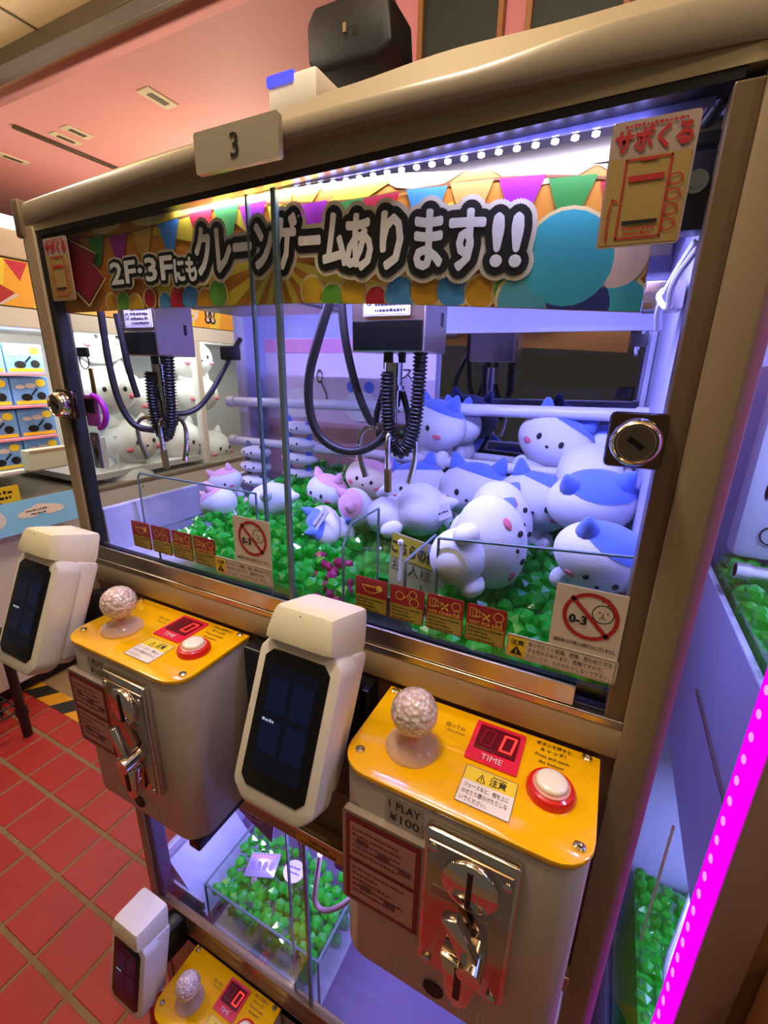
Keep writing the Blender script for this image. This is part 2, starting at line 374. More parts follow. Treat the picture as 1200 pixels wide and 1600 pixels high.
# hanging speaker
r = root('ceiling_speaker', 'black rounded loudspeaker hanging from the ceiling above the cabinet', 'speaker', (-1.40,2.4,1.42))
SPK = mat('speaker_black', (22,18,18), 0.55, bump=.2)
c0 = at(562,66,y=2.4)
kk_ = .80
part('case', MB().prism([(c0.x+dx*kk_,yy,c0.z+dz*kk_) for dx,yy,dz in ((-.30,2.30,-.10),(-.285,2.28,.07),(-.22,2.27,.135),(.22,2.27,.135),(.27,2.28,.09),(.28,2.30,-.11),(.2,2.31,-.15),(-.24,2.31,-.15))],(0,.26,0),.02), SPK, r)
part('badge', MB().box(c0.x-.012,c0.x+.006,2.262,2.275,c0.z-.03,c0.z+.005), STEEL, r)
part('bracket', MB().box(c0.x+.02,c0.x+.14,2.35,2.42,c0.z+.12,c0.z+.20,.01).cyl((c0.x+.08,2.39,c0.z+.18),(c0.x+.08,2.39,2.32),.03), SPK, r)

# ================================================================== CABINET
cab = root('crane_game_cabinet', 'two-tier cream crane game cabinet with the number 3 plate on its header', 'arcade machine', (-.85,1.5,-ZF))
XL, XR, YB = -1.875, 0.215, 2.08
def arch(x): return .477-.0195*(x+.35)**2
def gask(x): return .402+.0175*(x+1.8)
def band(f0, f1, xa, xb, ya, yb, n=12):
    m = MB(); xs_ = [xa+(xb-xa)*i/n for i in range(n+1)]
    return m.prism([(x,ya,f0(x)) for x in xs_]+[(x,ya,f1(x)) for x in xs_[::-1]],(0,yb-ya,0))
def lerp_(x, tb):
    for (a,va),(b,vb) in zip(tb, tb[1:]):
        if x <= b: f = max(0,(x-a)/(b-a)); f = f*f*(3-2*f); return va+(vb-va)*f
    return tb[-1][1]
def hdr():
    t = bmesh.new(); n = 48; rows = []
    for i in range(n+1):
        s = i/n; x = XL+.01+s*(XR-.02-XL-.01); b = math.sin(PI*min(1,s*1.0))**.8 if 0 < s < 1 else 0
        yf = 1.0-.045*b; ac = arch(x); zt = lerp_(x,((-1.9,.503),(-.86,.513),(-.36,.519),(-.06,.540),(.22,.546))); rs = lerp_(x,((-1.9,.006),(-.95,.012),(-.60,.045),(-.36,.060),(-.1,.030),(.22,.018)))
        prof = [(1.02,ac),(yf+.004,ac+.002),(yf,ac+.010),(yf,zt-.006),(yf+.006,zt+.002),(yf+.010+rs*.6,zt+rs),(yf+.03+rs*.6,zt+rs+.004),(YB,zt+rs+.004),(YB,.485)]
        rows.append([t.verts.new((x,y,z)) for y, z in prof])
    for a, b in zip(rows, rows[1:]):
        for k in range(len(a)): t.faces.new((a[k], b[k], b[(k+1)%len(a)], a[(k+1)%len(a)]))
    t.faces.new(rows[0]); t.faces.new(rows[-1][::-1]); bmesh.ops.recalc_face_normals(t, faces=t.faces[:])
    m = MB(); m._add(t); return m
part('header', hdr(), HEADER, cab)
part('header_end_cap', MB().box(-1.905,-1.865,.985,1.12,.40,.515,.008).box(-1.90,-1.868,1.0,1.1,-.2,.40,.006), BROWNFR, cab)
part('top_rail', band(lambda x: gask(x)+.014, lambda x: arch(x)+.001, XL,XR-.06,.998,1.06), mat('rail_cream', (170,158,126), .35, var=.04), cab, False)
part('top_gasket', band(lambda x: gask(x)-.002, lambda x: gask(x)+.015, -1.81,.10,1.0,1.05), DARKFR, cab, False)
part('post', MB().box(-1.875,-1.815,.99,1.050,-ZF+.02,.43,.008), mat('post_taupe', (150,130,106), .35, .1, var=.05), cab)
part('post', MB().prism([(.128,.985,-ZF+.02),(.188,.985,-ZF+.02),(.215,1.012,-ZF+.02),(.215,1.12,-ZF+.02),(.128,1.12,-ZF+.02)],(0,0,.47+ZF),.004), mat('post_cream_shaded',(134,117,92),.35,var=.04,vscale=3), cab)  # cream of the apron, darkened: the upright face's dimness is in the colour
part('door_stile', MB().box(-1.816,-1.790,1.0,1.045,-.70,.40,.003), mat('rubber_dark',(8,8,10),.6), cab, False)
part('door_stile', MB().box(.088,.129,.996,1.07,-.86,.43,.003), BROWNFR, cab, False)
part('back_post', MB().box(-1.875,-1.80,1.93,YB,-.75,.45,.006), WHITEIN, cab, False)
part('back_panel', MB().box(-1.80,.13,2.05,YB,-ZF+.1,.482), WHITEIN, cab, False)
part('right_panel', MB().box(.105,.135,1.07,YB,-ZF+.1,.482), WHITEIN, cab, False)
part('top_panel', MB().box(-1.86,.13,1.06,YB,.482,.488), mat('roof_lining',(128,126,170),.5), cab, False)
part('side_panel', MB().box(-1.86,-1.825,1.07,2.0,-.80,-.575,.004), LAV, cab, False)
part('side_panel', MB().box(-1.86,-1.825,1.07,2.0,-ZF+.1,-2.55,.004), LAV, cab, False)
part('side_glass', MB().box(-1.845,-1.838,1.07,1.94,-.575,.45), GLASS, cab, False)
part('side_glass', MB().box(-1.845,-1.838,1.07,1.94,-2.55,-1.65), GLASS, cab, False)
part('mirror', MB().box(-.735,.085,2.04,2.05,-.62,.16), MIRROR, cab, False)
part('mirror_trim', MB().box(-.735,.085,2.03,2.052,.158,.175).box(.083,.10,2.03,2.052,-.62,.175), LAV, cab, False)
part('prize_deck', MB().box(-1.86,.13,1.0,2.06,-.80,-.775), LAV, cab, False)
part('sill_track', MB().box(-1.82,.128,1.0,1.07,-.775,-.745,.003).box(-1.82,.128,1.03,1.05,-.745,-.715), DARKFR, cab, False)
part('sill_rail', MB().box(-1.82,.128,.988,1.0,-.775,-.755,.003).box(-1.80,.02,.992,1.002,-.752,-.700,.002), STEEL, cab, False)
part('apron_rail', MB().box(-1.87,.150,.988,1.04,-.862,-.772,.010), CREAM, cab)
part('middle_panel', MB().box(-1.86,.13,1.0,1.04,-1.61,-.862), mat('middle_brown', (120,84,58), .5, var=.08), cab, False)
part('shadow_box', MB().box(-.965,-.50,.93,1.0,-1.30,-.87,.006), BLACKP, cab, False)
part('lower_top_rail', MB().box(-1.86,.13,.955,1.05,-1.668,-1.60,.008), mat('rail_bronze_light', (158,128,94), .35, .2), cab, False)
part('lower_top_trim', MB().box(-1.86,.13,.948,.958,-1.606,-1.590,.002), STEEL, cab, False)
part('lower_bed', MB().box(-1.86,.13,1.0,2.06,-2.98,-2.93), mat('lower_floor',(104,92,128),.5), cab, False)
part('lower_sill', MB().box(-1.82,.128,.99,1.03,-2.80,-2.755,.004), mat('sill_bronze',(150,124,92),.35,.6), cab, False)
part('lower_apron', MB().box(-1.87,.15,.990,1.03,-2.90,-2.80,.008), mat('apron_bronze',(132,104,76),.4,.2), cab)
part('kick_panel', MB().box(-1.86,.13,1.0,1.05,-ZF+.1,-2.92), CREAM, cab, False)
part('lower_stile', MB().box(-1.815,-1.78,1.0,1.07,-2.80,-1.66,.003), mat('stile_blue_grey', (70,74,110), .3, .3), cab, False)
for z0, z1 in ((-.712,.41),(-2.76,-1.66)):
    for x0, x1, y in ((-1.80,-.812,1.002),(-.905,.10,1.011)):
        d = part('sliding_door', MB().box(x0,x1,y,y+.006,z0,z1), GLASS, cab, False, 'clear sliding glass door')
        xe = x1 if x1 < 0 else x0
        part('pane_edge', MB().box(xe-.008,xe+.008,y-.004,y+.012,z0,z1,.002,1) if x1 < 0 else MB().box(xe-.003,xe+.003,y-.002,y+.010,z0,z1), EDGE, d, False)
for k in range(5):
    for sx in (-1.80,.09): pass
# adjustable feet
for x in (-1.75,.05):
    for y in (1.15,1.95): part('foot', MB().cyl((x,y,-ZF),(x,y,-ZF+.03),.06).cyl((x,y,-ZF+.03),(x,y,-ZF+.12),.025), BLACKP, cab)
# header plate with the number
M = frame((-.855,.942,.476),(1,0,.0),(0,0,1))
pl = part('number_plate', slab(MB(), M, -.125,.125,-.042,.042,.006,.014), mat('plate_cream', (160,150,132), .4), cab)
part('lettering', letters(MB(), '3', M, .048, x=0, y=-.023, lift=.0155, align='C', bold=.01), INK, pl, False)
# LED bar under the roof
part('led_bar', MB().box(-1.78,.07,1.036,1.042,.42,.482), mat('led_board',(120,120,160),.5), cab, False)
lm = MB().ell((0,0,0),(.0075,.0075,.0055),1).mesh('led', LEDW)
for i in range(51):
    x = -1.76+i*.0345
    if x < -.76: continue
    o = bpy.data.objects.new('led', lm); COL.objects.link(o); o.parent = cab; o.location = (Vector((x,1.026,.4065))-ORG[cab])*S
lm2 = MB().ell((0,0,0),(.0075,.0075,.0055),1).mesh('led', LEDW)
# inner fittings on the right: hinge block, bolt, bracket, cable tie
hb = part('latch_block', MB().box(.035,.10,1.05,1.10,.245,.365,.004), mat('latch_dark', (44,42,56), .4, .3), cab)
part('bolt', MB().cyl((.065,1.05,.315),(.065,1.035,.315),.018).cyl((.065,1.035,.315),(.065,1.030,.315),.011), CHROME, hb)
part('corner_bracket', MB().box(.05,.10,1.05,1.3,.372,.392,.004).cyl((.05,1.12,.40),(.09,1.06,.45),.012), DARKFR, cab)
part('gantry_end', MB().box(.02,.10,1.25,1.33,.14,.20,.005).cyl((.03,1.26,.165),(.03,1.24,.165),.012), STEEL, cab)
part('cable_bundle', MB().tube([(.09,1.1,.24),(.07,1.15,.20),(.05,1.2,.14),(.06,1.25,.10)],.008,8,2).tube([(.095,1.1,.23),(.06,1.12,.17),(.07,1.14,.12),(.04,1.18,.16),(.07,1.2,.18)],.006,8,2), RODM, cab)

# locks on the door stiles
def lock(cx, cz, label):
    p = part('lock_plate', MB().box(cx-.05,cx+.05,.975,1.0,cz-.053,cz+.053,.010), mat('bronze_chrome',(120,98,82),.12,1.0), cab, label=label)
    part('lock_ring', MB().lathe([(.045,0),(.045,.018),(.041,.032),(.036,.036),(.033,.032),(.033,.024),(0,.024)],(0,0,0),36).map(lambda v: (cx+v.x, .976-v.z, cz+v.y)), CHROME, p)
    part('lock_core', MB().cyl((cx,.953,cz),(cx,.946,cz),.031,28), mat('lock_core',(150,130,112),.2,1.0), p)
    part('keyway', MB().box(cx-.016,cx+.016,.943,.948,cz-.006,cz+.006,.001,1,Matrix.Translation((cx,0,cz)) @ Matrix.Rotation(.6,4,'Y') @ Matrix.Translation((-cx,0,-cz))), BLACKM, p, False)
lock(.045,-.12,'square chrome lock plate with round key cylinder')
lock(-1.795,-.145,None)

# ---------------------------------------------------------------- stickers on the glass
def sticker_base(name, x0, x1, z0, z1, m, y=.998):
    M = frame((x0,y,z0),(1,0,0),(0,0,1))
    return M, part(name, slab(MB(), M, 0,x1-x0,0,z1-z0,.006,.002), m, cab, False)
def warn_sticker(x0, y=.998):
    # round sign, baby face, text
    M, s = sticker_base('age_sticker', x0, x0+.15, -.612, -.448, PAPER, y)
    cx, cz, r = .078, .098, .058
    k = MB(); ring(k,M,cx,cz,r-.009,r,.003); stroke(k,M,[(cx-.042,cz+.04),(cx+.04,cz-.042)],.009,.003); part('prohibition_ring', k, REDPRINT, s, False)
    k = MB(); letters(k,'0-3',M,.021,x=cx-.042,y=cz-.022,bold=.035,lift=.0035)
    fx, fz = cx+.024, cz+.012
    ring(k,M,fx,fz,.0205,.0225,.0025,20); ring(k,M,fx+.003,fz+.030,.007,.009,.0025,12,-1.2,3.4)
    disc(k,M,fx-.007,fz+.004,.0018,.0025,8); disc(k,M,fx+.009,fz+.004,.0018,.0025,8)
    stroke(k,M,[(fx+.001,fz+.003),(fx-.002,fz-.004),(fx+.002,fz-.004)],.0015,.0025); ring(k,M,fx,fz-.015,.006,.0075,.0025,8,.3,2.8)
    letters(k,'3歳未満のお子様には適切ではございません。',M,.0085,w=.132,x=.009,y=.020,lift=.0025,bold=.01)
    part('lettering', k, INK, s, False)
    M, s = sticker_base('caution_sticker', x0-.094, x0+.150, -.668, -.606, PAPER, y-.001)
    k = MB(); rect(k,M,.004,.046,.004,.058,.0025); part('caution_field', k, YPAPER, s, False)
    k = MB(); outline(k,M,.003,.240,.003,.059,.0012,.003); letters(k,'注意',M,.012,x=.010,y=.037,w=.031,lift=.0035,bold=.02)
    k.poly([M @ Vector(p) for p in ((.009,.010,.0035),(.041,.010,.0035),(.025,.034,.0035))])
    for i, t in enumerate(('強くたたくと破損、故障、思わぬケガを','する恐れがあります。危険ですので、','たたいたり、もたれたりしないで下さい。')):
        letters(k,t,M,.0092,w=(.182,.166,.182)[i],x=.051,y=.0425-.0165*i,lift=.0035,bold=.008)
    part('lettering', k, INK, s, False)
    k = MB(); letters(k,'!',M,.013,x=.025,y=.0125,lift=.004,align='C',bold=.03); part('caution_mark', k, YPAPER, s, False)
warn_sticker(-.055); warn_sticker(-1.03)
def cards(x0, wd):
    for i in range(4):
        xa = x0+i*(wd+.008)
        M, s = sticker_base('notice_card', xa, xa+wd, -.655, -.552, CARDRED)
        k = MB(); rect(k,M,.003,wd-.003,.003,.048,.003); part('yellow_field', k, CARDYEL, s, False)
        k = MB()
        if i == 0:
            ring(k,M,wd*.5,.078,.024,.027,.003,16,PI*1.05,PI*1.95,.7); disc(k,M,wd*.75,.078,.010,.003,12); dashes(k,M,wd*.22,.078,wd*.45,.006,.003)
        elif i == 1:
            ring(k,M,wd*.3,.075,.011,.013,.003,14); ring(k,M,wd*.68,.085,.010,.012,.003,14); ring(k,M,wd*.72,.062,.012,.014,.003,14); stroke(k,M,[(wd*.42,.07),(wd*.52,.08),(wd*.56,.068)],.002,.003)
        else:
            letters(k,('NO CHANGE','NOT FOR SALE')[i-2],M,.009,w=wd*.82,x=wd*.09,y=.051,lift=.003,bold=.02)
            stroke(k,M,[(wd*.42,.066),(wd*.58,.084)],.004,.003); stroke(k,M,[(wd*.42,.084),(wd*.58,.066)],.004,.003)
            for q in range(3): outline(k,M,wd*(.08+.07*q),wd*(.26+.07*q),.068+.002*q,.094-.004*q,.0014,.003)
            ring(k,M,wd*.8,.082,.011,.013,.003,14); ring(k,M,wd*.82,.066,.006,.008,.003,10)
        part('pictogram', k, mat('card_gold', (226,190,84), .4), s, False)
        k = MB()
        for q in range(4): dashes(k,M,wd*.07,.037-.0105*q,wd*(.86,.5,.6,.7)[q],.0045,.0035)
        part('lettering', k, INK, s, False)
cards(-.578,.100); cards(-1.545,.100)
def support_sticker(x0, z0):
    M, s = sticker_base('help_sticker', x0, x0+.128, z0, z0+.188, mat('help_cream', (168,148,140), .45))
    k = MB(); rect(k,M,.004,.124,.004,.135,.0025); part('yellow_ground', k, mat('help_yellow', (164,138,80), .45), s, False)
    k = MB(); letters(k,'サポくる',M,.026,w=.112,x=.008,y=.145,bold=.045,lift=.0035); dashes(k,M,.02,.177,.09,.005,.0035)
    outline(k,M,.028,.098,.012,.132,.003,.0035); rect(k,M,.05,.076,.127,.132,.004); rect(k,M,.036,.090,.098,.107,.004)
    for q in range(4): ring(k,M,.107,.095-.022*q,.009,.0115,.004,12,0,2*PI,.8)
    stroke(k,M,[(.014,.01),(.012,.05),(.016,.075),(.024,.07)],.0025,.004); dashes(k,M,.038,.026,.05,.004,.004); dashes(k,M,.040,.018,.044,.004,.004)
    part('lettering', k, REDPRINT, s, False)
    k = MB(); rect(k,M,.036,.090,.034,.040,.004); part('bar_mark', k, INK, s, False)
support_sticker(-.075,.216); support_sticker(-1.775,.200)
# small sensor box on the roof
r = root('roof_sensor', 'small white roof box with a glowing blue window on the header', 'sensor', (-.76,1.08,.58))
q = at(472,150,y=1.03)
part('case', MB().box(-.835,-.70,1.03,1.16,.56,.635,.006), WHITEP, r); part('window', MB().box(-.838,-.76,1.026,1.10,.618,.640,.004), emitmat('blue_glow',(70,70,255),2.2), r)
# ================================================================== INSIDE THE UPPER TIER
# ---- banner (one bent sheet)
BP = [(-1.80,1.040,.412,.168),(-1.30,1.034,.418,.166),(-.80,1.030,.414,.160),(-.50,1.035,.405,.146),(-.23,1.07,.388,.132),(.016,1.095,.372,.118)]
def bmap(x, t, lift=0.0):
    """x along the sheet, t 0..1 up the sheet, lift towards the viewer"""
    x = max(BP[0][0], min(BP[-1][0], x))
    for a, b in zip(BP, BP[1:]):
        if x <= b[0]+1e-9:
            s = (x-a[0])/(b[0]-a[0]); y = a[1]+(b[1]-a[1])*s; zt = a[2]+(b[2]-a[2])*s; zb = a[3]+(b[3]-a[3])*s
            return Vector((x, y-lift, zb+(zt-zb)*t))
ban = root('promotion_banner', 'orange festive banner with large Japanese lettering and bunting behind the upper glass', 'banner', (-.9,1.04,.15))
def sheet(polys, lift, thick=False):
    m = MB()
    for pl in polys:
        # split wide polygons so they follow the bends of the sheet
        cuts = [p[0] for p in BP[1:-1]]; segs = [pl]
        for c in cuts:
            new = []
            for sg in segs:
                for sgn in (1,-1):
                    out = []
                    for (ax,at_),(bx,bt) in zip(sg, sg[1:]+sg[:1]):
                        ia = (ax-c)*sgn <= 0; ib = (bx-c)*sgn <= 0
                        if ia: out.append((ax,at_))
                        if ia != ib: f = (c-ax)/(bx-ax); out.append((c, at_+(bt-at_)*f))
                    if len(out) > 2 and max(p[0] for p in out)-min(p[0] for p in out) > 1e-6: new.append(out)
            segs = new
        for sg in segs: m.poly([bmap(x,t,lift) for x,t in sg])
    return m
PRT = lambda n, c: mat('print_'+n, c, .45)
X0, X1 = BP[0][0], BP[-1][0]
bs = part('sheet', sheet([[(X0,0),(X1,0),(X1,1),(X0,1)]],0), PRT('orange',(226,150,44)), ban, False)
# sunburst
cx, ct = -.83, .42; rays = []
HX = .25
for k in range(16):
    a0 = 2*PI*k/16; a1 = a0+PI/16
    if (X1-X0):
        pts = [(cx,ct)]
        for a in (a0,a1): pts.append((cx+.52*math.cos(a)*.9, ct+.52*math.sin(a)/HX*.9))
        # clip to the sheet vertically
        out = []
        def clip(pl, f, v, keep):
            o = []
            for (ax,ay),(bx,by) in zip(pl, pl[1:]+pl[:1]):
                ia = keep(ay); ib = keep(by)
                if ia: o.append((ax,ay))
                if ia != ib: s = (v-ay)/(by-ay); o.append((ax+(bx-ax)*s, v))
            return o
        pts = clip(pts,0,1,lambda y: y <= 1)
        if len(pts) > 2: pts = clip(pts,0,0,lambda y: y >= 0)
        if len(pts) > 2: rays.append(pts)
part('sunburst', sheet(rays,.002), PRT('yellow',(240,214,60)), bs, False)
part('paper_garland', sheet([[(x,1),(x+.05,.90),(x+.10,.88),(x+.16,.92),(x+.2,1)] for x in (-1.6,-1.4,-.55,-.3,-.1)],.002), PRT('pale',(250,226,160)), bs, False)
flags = [('green',(60,150,60)),('purple',(176,40,180)),('sand',(222,176,84)),('sky',(80,160,232)),('crimson',(200,36,62))]
fx = [(-1.68,'crimson'),(-1.555,'green'),(-1.445,'purple'),(-1.33,'sand'),(-1.215,'sky'),(-1.085,'crimson'),(-.99,'green'),(-.90,'purple'),(-.72,'purple'),(-.62,'green'),(-.535,'crimson'),(-.43,'sky'),(-.335,'sand'),(-.235,'purple'),(-.14,'green'),(-.045,'crimson')]
fc = dict(flags)
for x, n in fx:
    d = .10*math.sin((x-X0)*4)**2
    part('bunting_flag', sheet([[(x-.045,.93-d),(x+.045,.95-d),(x+.012,.62-d),(x-.012,.60-d)]],.004), PRT(n,fc[n]), bs, False)
part('bunting_cord', sheet([[(x,.93-.10*math.sin((x-X0)*4)**2),(x+.07,.93-.10*math.sin((x+.07-X0)*4)**2),(x+.07,.95-.10*math.sin((x+.07-X0)*4)**2),(x,.95-.10*math.sin((x-X0)*4)**2)] for x in [X0+.07*i for i in range(25)]],.003), PRT('cord',(150,90,40)), bs, False)
bal = [('amber',(224,160,30)),('crimson',(200,36,62)),('lime',(110,190,60)),('sky',(80,160,232)),('sun',(240,190,40))]
rb = random.Random(3)
for i, x in enumerate([-1.52,-1.46,-1.40,-1.33,-1.26,-1.20,-1.15,-1.09,-1.04,-.72,-.66,-.60,-.54,-.48,-.42,-.36,-.30,-.24]):
    n, c = bal[(i*2+i//5) % 5]; r = rb.uniform(.026,.040); t = rb.uniform(.02,.13)
    P = lambda r_, lo=0.0: [(x+r_*math.cos(a)*.95, max(0,t+r_*math.sin(a)/HX)) for a in [2*PI*k/16 for k in range(16)]]
    part('balloon_rim', sheet([P(r+.006)],.004+.0004*i), PRT('pale',(250,226,160)), bs, False)
    part('balloon', sheet([P(r)],.0044+.0004*i), PRT(n,c), bs, False)
# red arrow on the far end
def uvb(u, v):
    p = at(u,v,y=1.036); q0 = bmap(p.x,0); q1 = bmap(p.x,1); return (p.x, (p.z-q0.z)/(q1.z-q0.z))
ar = [uvb(u,v) for u,v in ((104,374),(155,400),(149,413),(168,435),(145,474),(126,454),(116,466),(104,446))]
grow = lambda pl, k: [((x+1.60)*k-1.60,(t-.50)*k+.50) for x,t in pl]
part('arrow_outline', sheet([grow(ar,1.13)],.013), PRT('pale',(250,226,160)), bs, False)
part('arrow', sheet([grow(ar,1.05)],.0135), INK, bs, False); part('arrow', sheet([ar],.014), PRT('wine',(160,24,52)), bs, False)
# turquoise balloons where the sheet carries a picture
for x, t, r, n, c in ((-.13,.36,.085,'teal',(70,190,200)),(-.045,.40,.06,'peach',(246,208,190)),(-.10,.03,.06,'navy',(48,58,130)),(-.21,.05,.05,'teal2',(90,176,186)),(-.02,.05,.045,'teal',(70,190,200))):
    a_ = [2*PI*k/24 for k in range(24)]
    part('balloon_rim', sheet([[(min(X1,x+(r+.007)*math.cos(a)), min(1,max(0,t+(r+.007)*math.sin(a)/HX))) for a in a_]],.013+.1*r*.02), PRT('pale',(250,226,160)), bs, False)
    part('balloon', sheet([[(min(X1,x+r*math.cos(a)), min(1,max(0,t+r*math.sin(a)/HX))) for a in a_]],.0145+.1*r*.02), PRT(n,c), bs, False)
# main lettering: white letters, black edge, pale halo
def xs(u): return at(u,430,y=1.035).x
WORDS = [('2F·3F',182,280,.27,.60),('にも',283,317,.25,.52),('クレーンゲーム',319,548,.30,.80),('あります',552,760,.27,.76),('!!',768,816,.28,.78)]
HALO, EDGEM, FACE = MB(), MB(), MB()
for body, u0, u1, tb, tt in WORDS:
    a, b = at(u0,430,y=1.035), at(u1,430,y=1.035)
    if u0 > 500: a, b = at(u0,410,y=1.045), at(u1,405,y=1.08)
    xa, xb = a.x, b.x; h = (tt-tb)*.9
    for mbk, rad, n_, lf in ((HALO,.029,28,.016),(EDGEM,.0195,24,.0180),(FACE,.0044,12,.0200)):
        f = lambda p, lf=lf: bmap(p.x, min(.99,max(.01,p.y)), lf)
        fat(mbk, body, Matrix(), h*.72/.88, rad*(1.0 if tt > .7 else .62), n_, w=xb-xa, x=xa, y=tb+.08*h, asp=1/HX, fn=f)
part('lettering_halo', HALO, PRT('halo',(236,226,206)), bs, False); part('lettering_edge', EDGEM, INK, bs, False); part('lettering', FACE, PRT('white',(252,250,255)), bs, False)

# ---- rods
def rod(a, b, r, label, cap=True):
    a, b = Vector(a), Vector(b); q = root('prize_rod', label, 'rod', (a+b)/2-Vector((0,0,r)), 'white rods across the prize bed')
    part('rod', MB().cyl(a,b,r,20), RODM, q)
    d = (b-a).normalized()
    for e, s in ((a,1),(b,-1)): part('rod_cap', MB().cyl(e,e+d*s*.045,r*1.22,20), RODM, q)
rodA = (at(358,627,x=-1.815), at(1016,650,y=1.80)); rod(*rodA,.0235,'uppermost white rod crossing above the prize bed')
rodB = (at(362,687,x=-1.815), at(985,752,y=1.74)); rod(*rodB,.022,'white rod in front of the lower row of plush heads')
zb_ = at(800,720,y=1.98).z; rod((-.95,1.98,zb_+.01),(.08,1.98,zb_-.01),.02,'rear white rod carrying the upper plush toys')

# ---- poster board on the back wall
pb = root('prize_board', 'lilac prize list board with a pink band against the back wall', 'sign', (-1.2,2.02,-.6))
part('panel', MB().box(-1.74,-.75,2.015,2.035,-.62,.145,.004,1), mat('board_lilac', (226,206,226), .5), pb, False)
part('band', MB().box(-1.735,-.755,2.010,2.016,.075,.14), mat('board_pink', (226,150,190), .5), pb, False)
part('band', MB().box(-1.735,-.755,2.010,2.016,-.60,-.27), mat('board_rose', (206,160,176), .5), pb, False)
M = frame((-1.74,2.011,-.62),(1,0,0),(0,0,1))
k = MB(); letters(k,'5',M,.075,x=.80,y=.68,lift=.004,bold=.01); letters(k,'リスト',M,.045,x=.77,y=.58,lift=.004,bold=.01); part('lettering', k, INK, pb, False)
k = MB(); disc(k,M,.60,.44,.095,.003,20,.8); disc(k,M,.22,.44,.10,.003,20,.8); part('picture_disc', k, mat('board_white',(236,236,240),.5), pb, False)
k = MB(); disc(k,M,.55,.535,.028,.004,16); disc(k,M,.65,.535,.028,.004,16); part('picture_spot', k, PLUSHB, pb, False)
k = MB(); ring(k,M,.36,.58,.014,.019,.004,16,0,2*PI,1.8); stroke(k,M,[(.37,.55),(.40,.49),(.40,.46),(.42,.42)],.007,.004); part('picture_clip', k, DARKFR, pb, False)

# ---- clear partitions of the chutes
def pane(pts, th, label):
    pts = [Vector(p) for p in pts]; n = (pts[1]-pts[0]).cross(pts[2]-pts[1]).normalized()*th
    lo = min(p.z for p in pts); c = sum(pts, Vector())/len(pts); q = root('chute_partition', label, 'partition', (c.x,c.y,lo))
    part('pane', MB().prism(pts, n), ACRYL, q, False)
    k = MB()
    k.tube([p+n*.5 for p in pts[:2]],.0035,6) if False else None
    for a, b in zip(pts, pts[1:]+pts[:1]):
        if (a.z+b.z)/2 > lo+.02: k.cyl(a+n*.5,b+n*.5,.0042,6)
    part('polished_edge', k, EDGE, q)
pane([(-1.757,1.2,-.77),(-1.11,1.2,-.77),(-1.11,1.2,-.436),(-1.74,1.2,-.436),(-1.757,1.2,-.455)],.012,'clear partition across the corner by the lavender side panel')
pane([(-1.50,1.06,-.77),(-1.50,1.75,-.77),(-1.50,1.75,-.60),(-1.50,1.06,-.60)],.01,'low clear partition holding back the left end of the gem bed')
pane([(-.655,1.045,-.77),(-.655,1.27,-.77),(-.655,1.27,-.44),(-.655,1.09,-.44),(-.655,1.045,-.50)],.012,'clear chute wall beside the pink gems')
pane([(-.455,1.045,-.77),(-.455,1.28,-.77),(-.455,1.28,-.50),(-.455,1.045,-.50)],.014,'clear chute wall below the two lying plush toys')
pane([(-.38,1.12,-.77),(.10,1.12,-.77),(.10,1.12,-.40),(-.38,1.12,-.443)],.012,'long clear partition with a sloping top edge in front of the big plush toy')
part('chute_floor', MB().box(-.655,-.455,1.04,1.28,-.778,-.765), BLACKP, cab, False)
# limit sign in the chute
q = root('limit_sign', 'yellow purchase limit sign standing in the prize chute', 'sign', (-.56,1.24,-.76))
M = frame((-.60,1.262,-.70),(1,-.12,-.10),(0,.12,1))
part('card', slab(MB(),M,0,.21,0,.185,.004,.006), mat('limit_pale_shaded',(176,170,112),.5), q, False)  # chute shade is put into the sign's card and field colours
k = MB(); rect(k,M,.004,.206,.105,.181,.008); part('yellow_field', k, mat('limit_yellow_shaded',(190,170,40),.5), q, False)
k = MB(); letters(k,'こちらの景品',M,.034,w=.20,x=.005,y=.125,bold=.03,lift=.01); letters(k,'お1人様',M,.032,w=.15,x=.01,y=.062,bold=.0,lift=.01); letters(k,'1',M,.034,x=.125,y=.012,lift=.01); part('lettering', k, INK, q, False)
part('holder', MB().cyl((-.545,1.225,-.66),(-.545,1.235,-.53),.006,8).ell((-.545,1.225,-.525),(.012,.012,.012),1), RODM, q)

# ---- gems
def gem_mesh(seed, m):
    rg = random.Random(seed); t = bmesh.new(); bmesh.ops.create_icosphere(t, subdivisions=1, radius=1)
    for v in t.verts: v.co *= rg.uniform(.82,1.12)
    mb = MB(); mb._add(t); return mb
def bed_height(x, y):
    h = -.715+.014*math.sin(x*7+1)*math.cos(y*6)+.14*(y-1.0)
    h += .075*max(0,min(1,(-.75-x)/.25))
    if x < -1.40: h -= .06*(-1.40-x)/.1
    return h
def in_chute(x, y): return -.675 < x < -.435 and y < 1.30
rg = random.Random(11); pts = []
step = .047
ny = int(1.0/step)
for j in range(ny+1):
    for i in range(int(1.60/step)+1):
        x = -1.475+i*step+(j%2)*step/2+rg.uniform(-.012,.012); y = 1.065+j*step*.95+rg.uniform(-.012,.012)
        if x > .085 or y > 2.0 or in_chute(x,y): continue
        pts.append((x, y, bed_height(x,y)+rg.uniform(-.02,.028), rg.uniform(.022,.033)))
camd = lambda p: math.sqrt(p[0]**2+p[1]**2+p[2]**2)
pts.sort(key=camd)
GM = [gem_mesh(k,GEM).mesh('green_gem', GEM) for k in range(6)]
GL = 'clear green plastic gem on the prize bed of the upper tier'
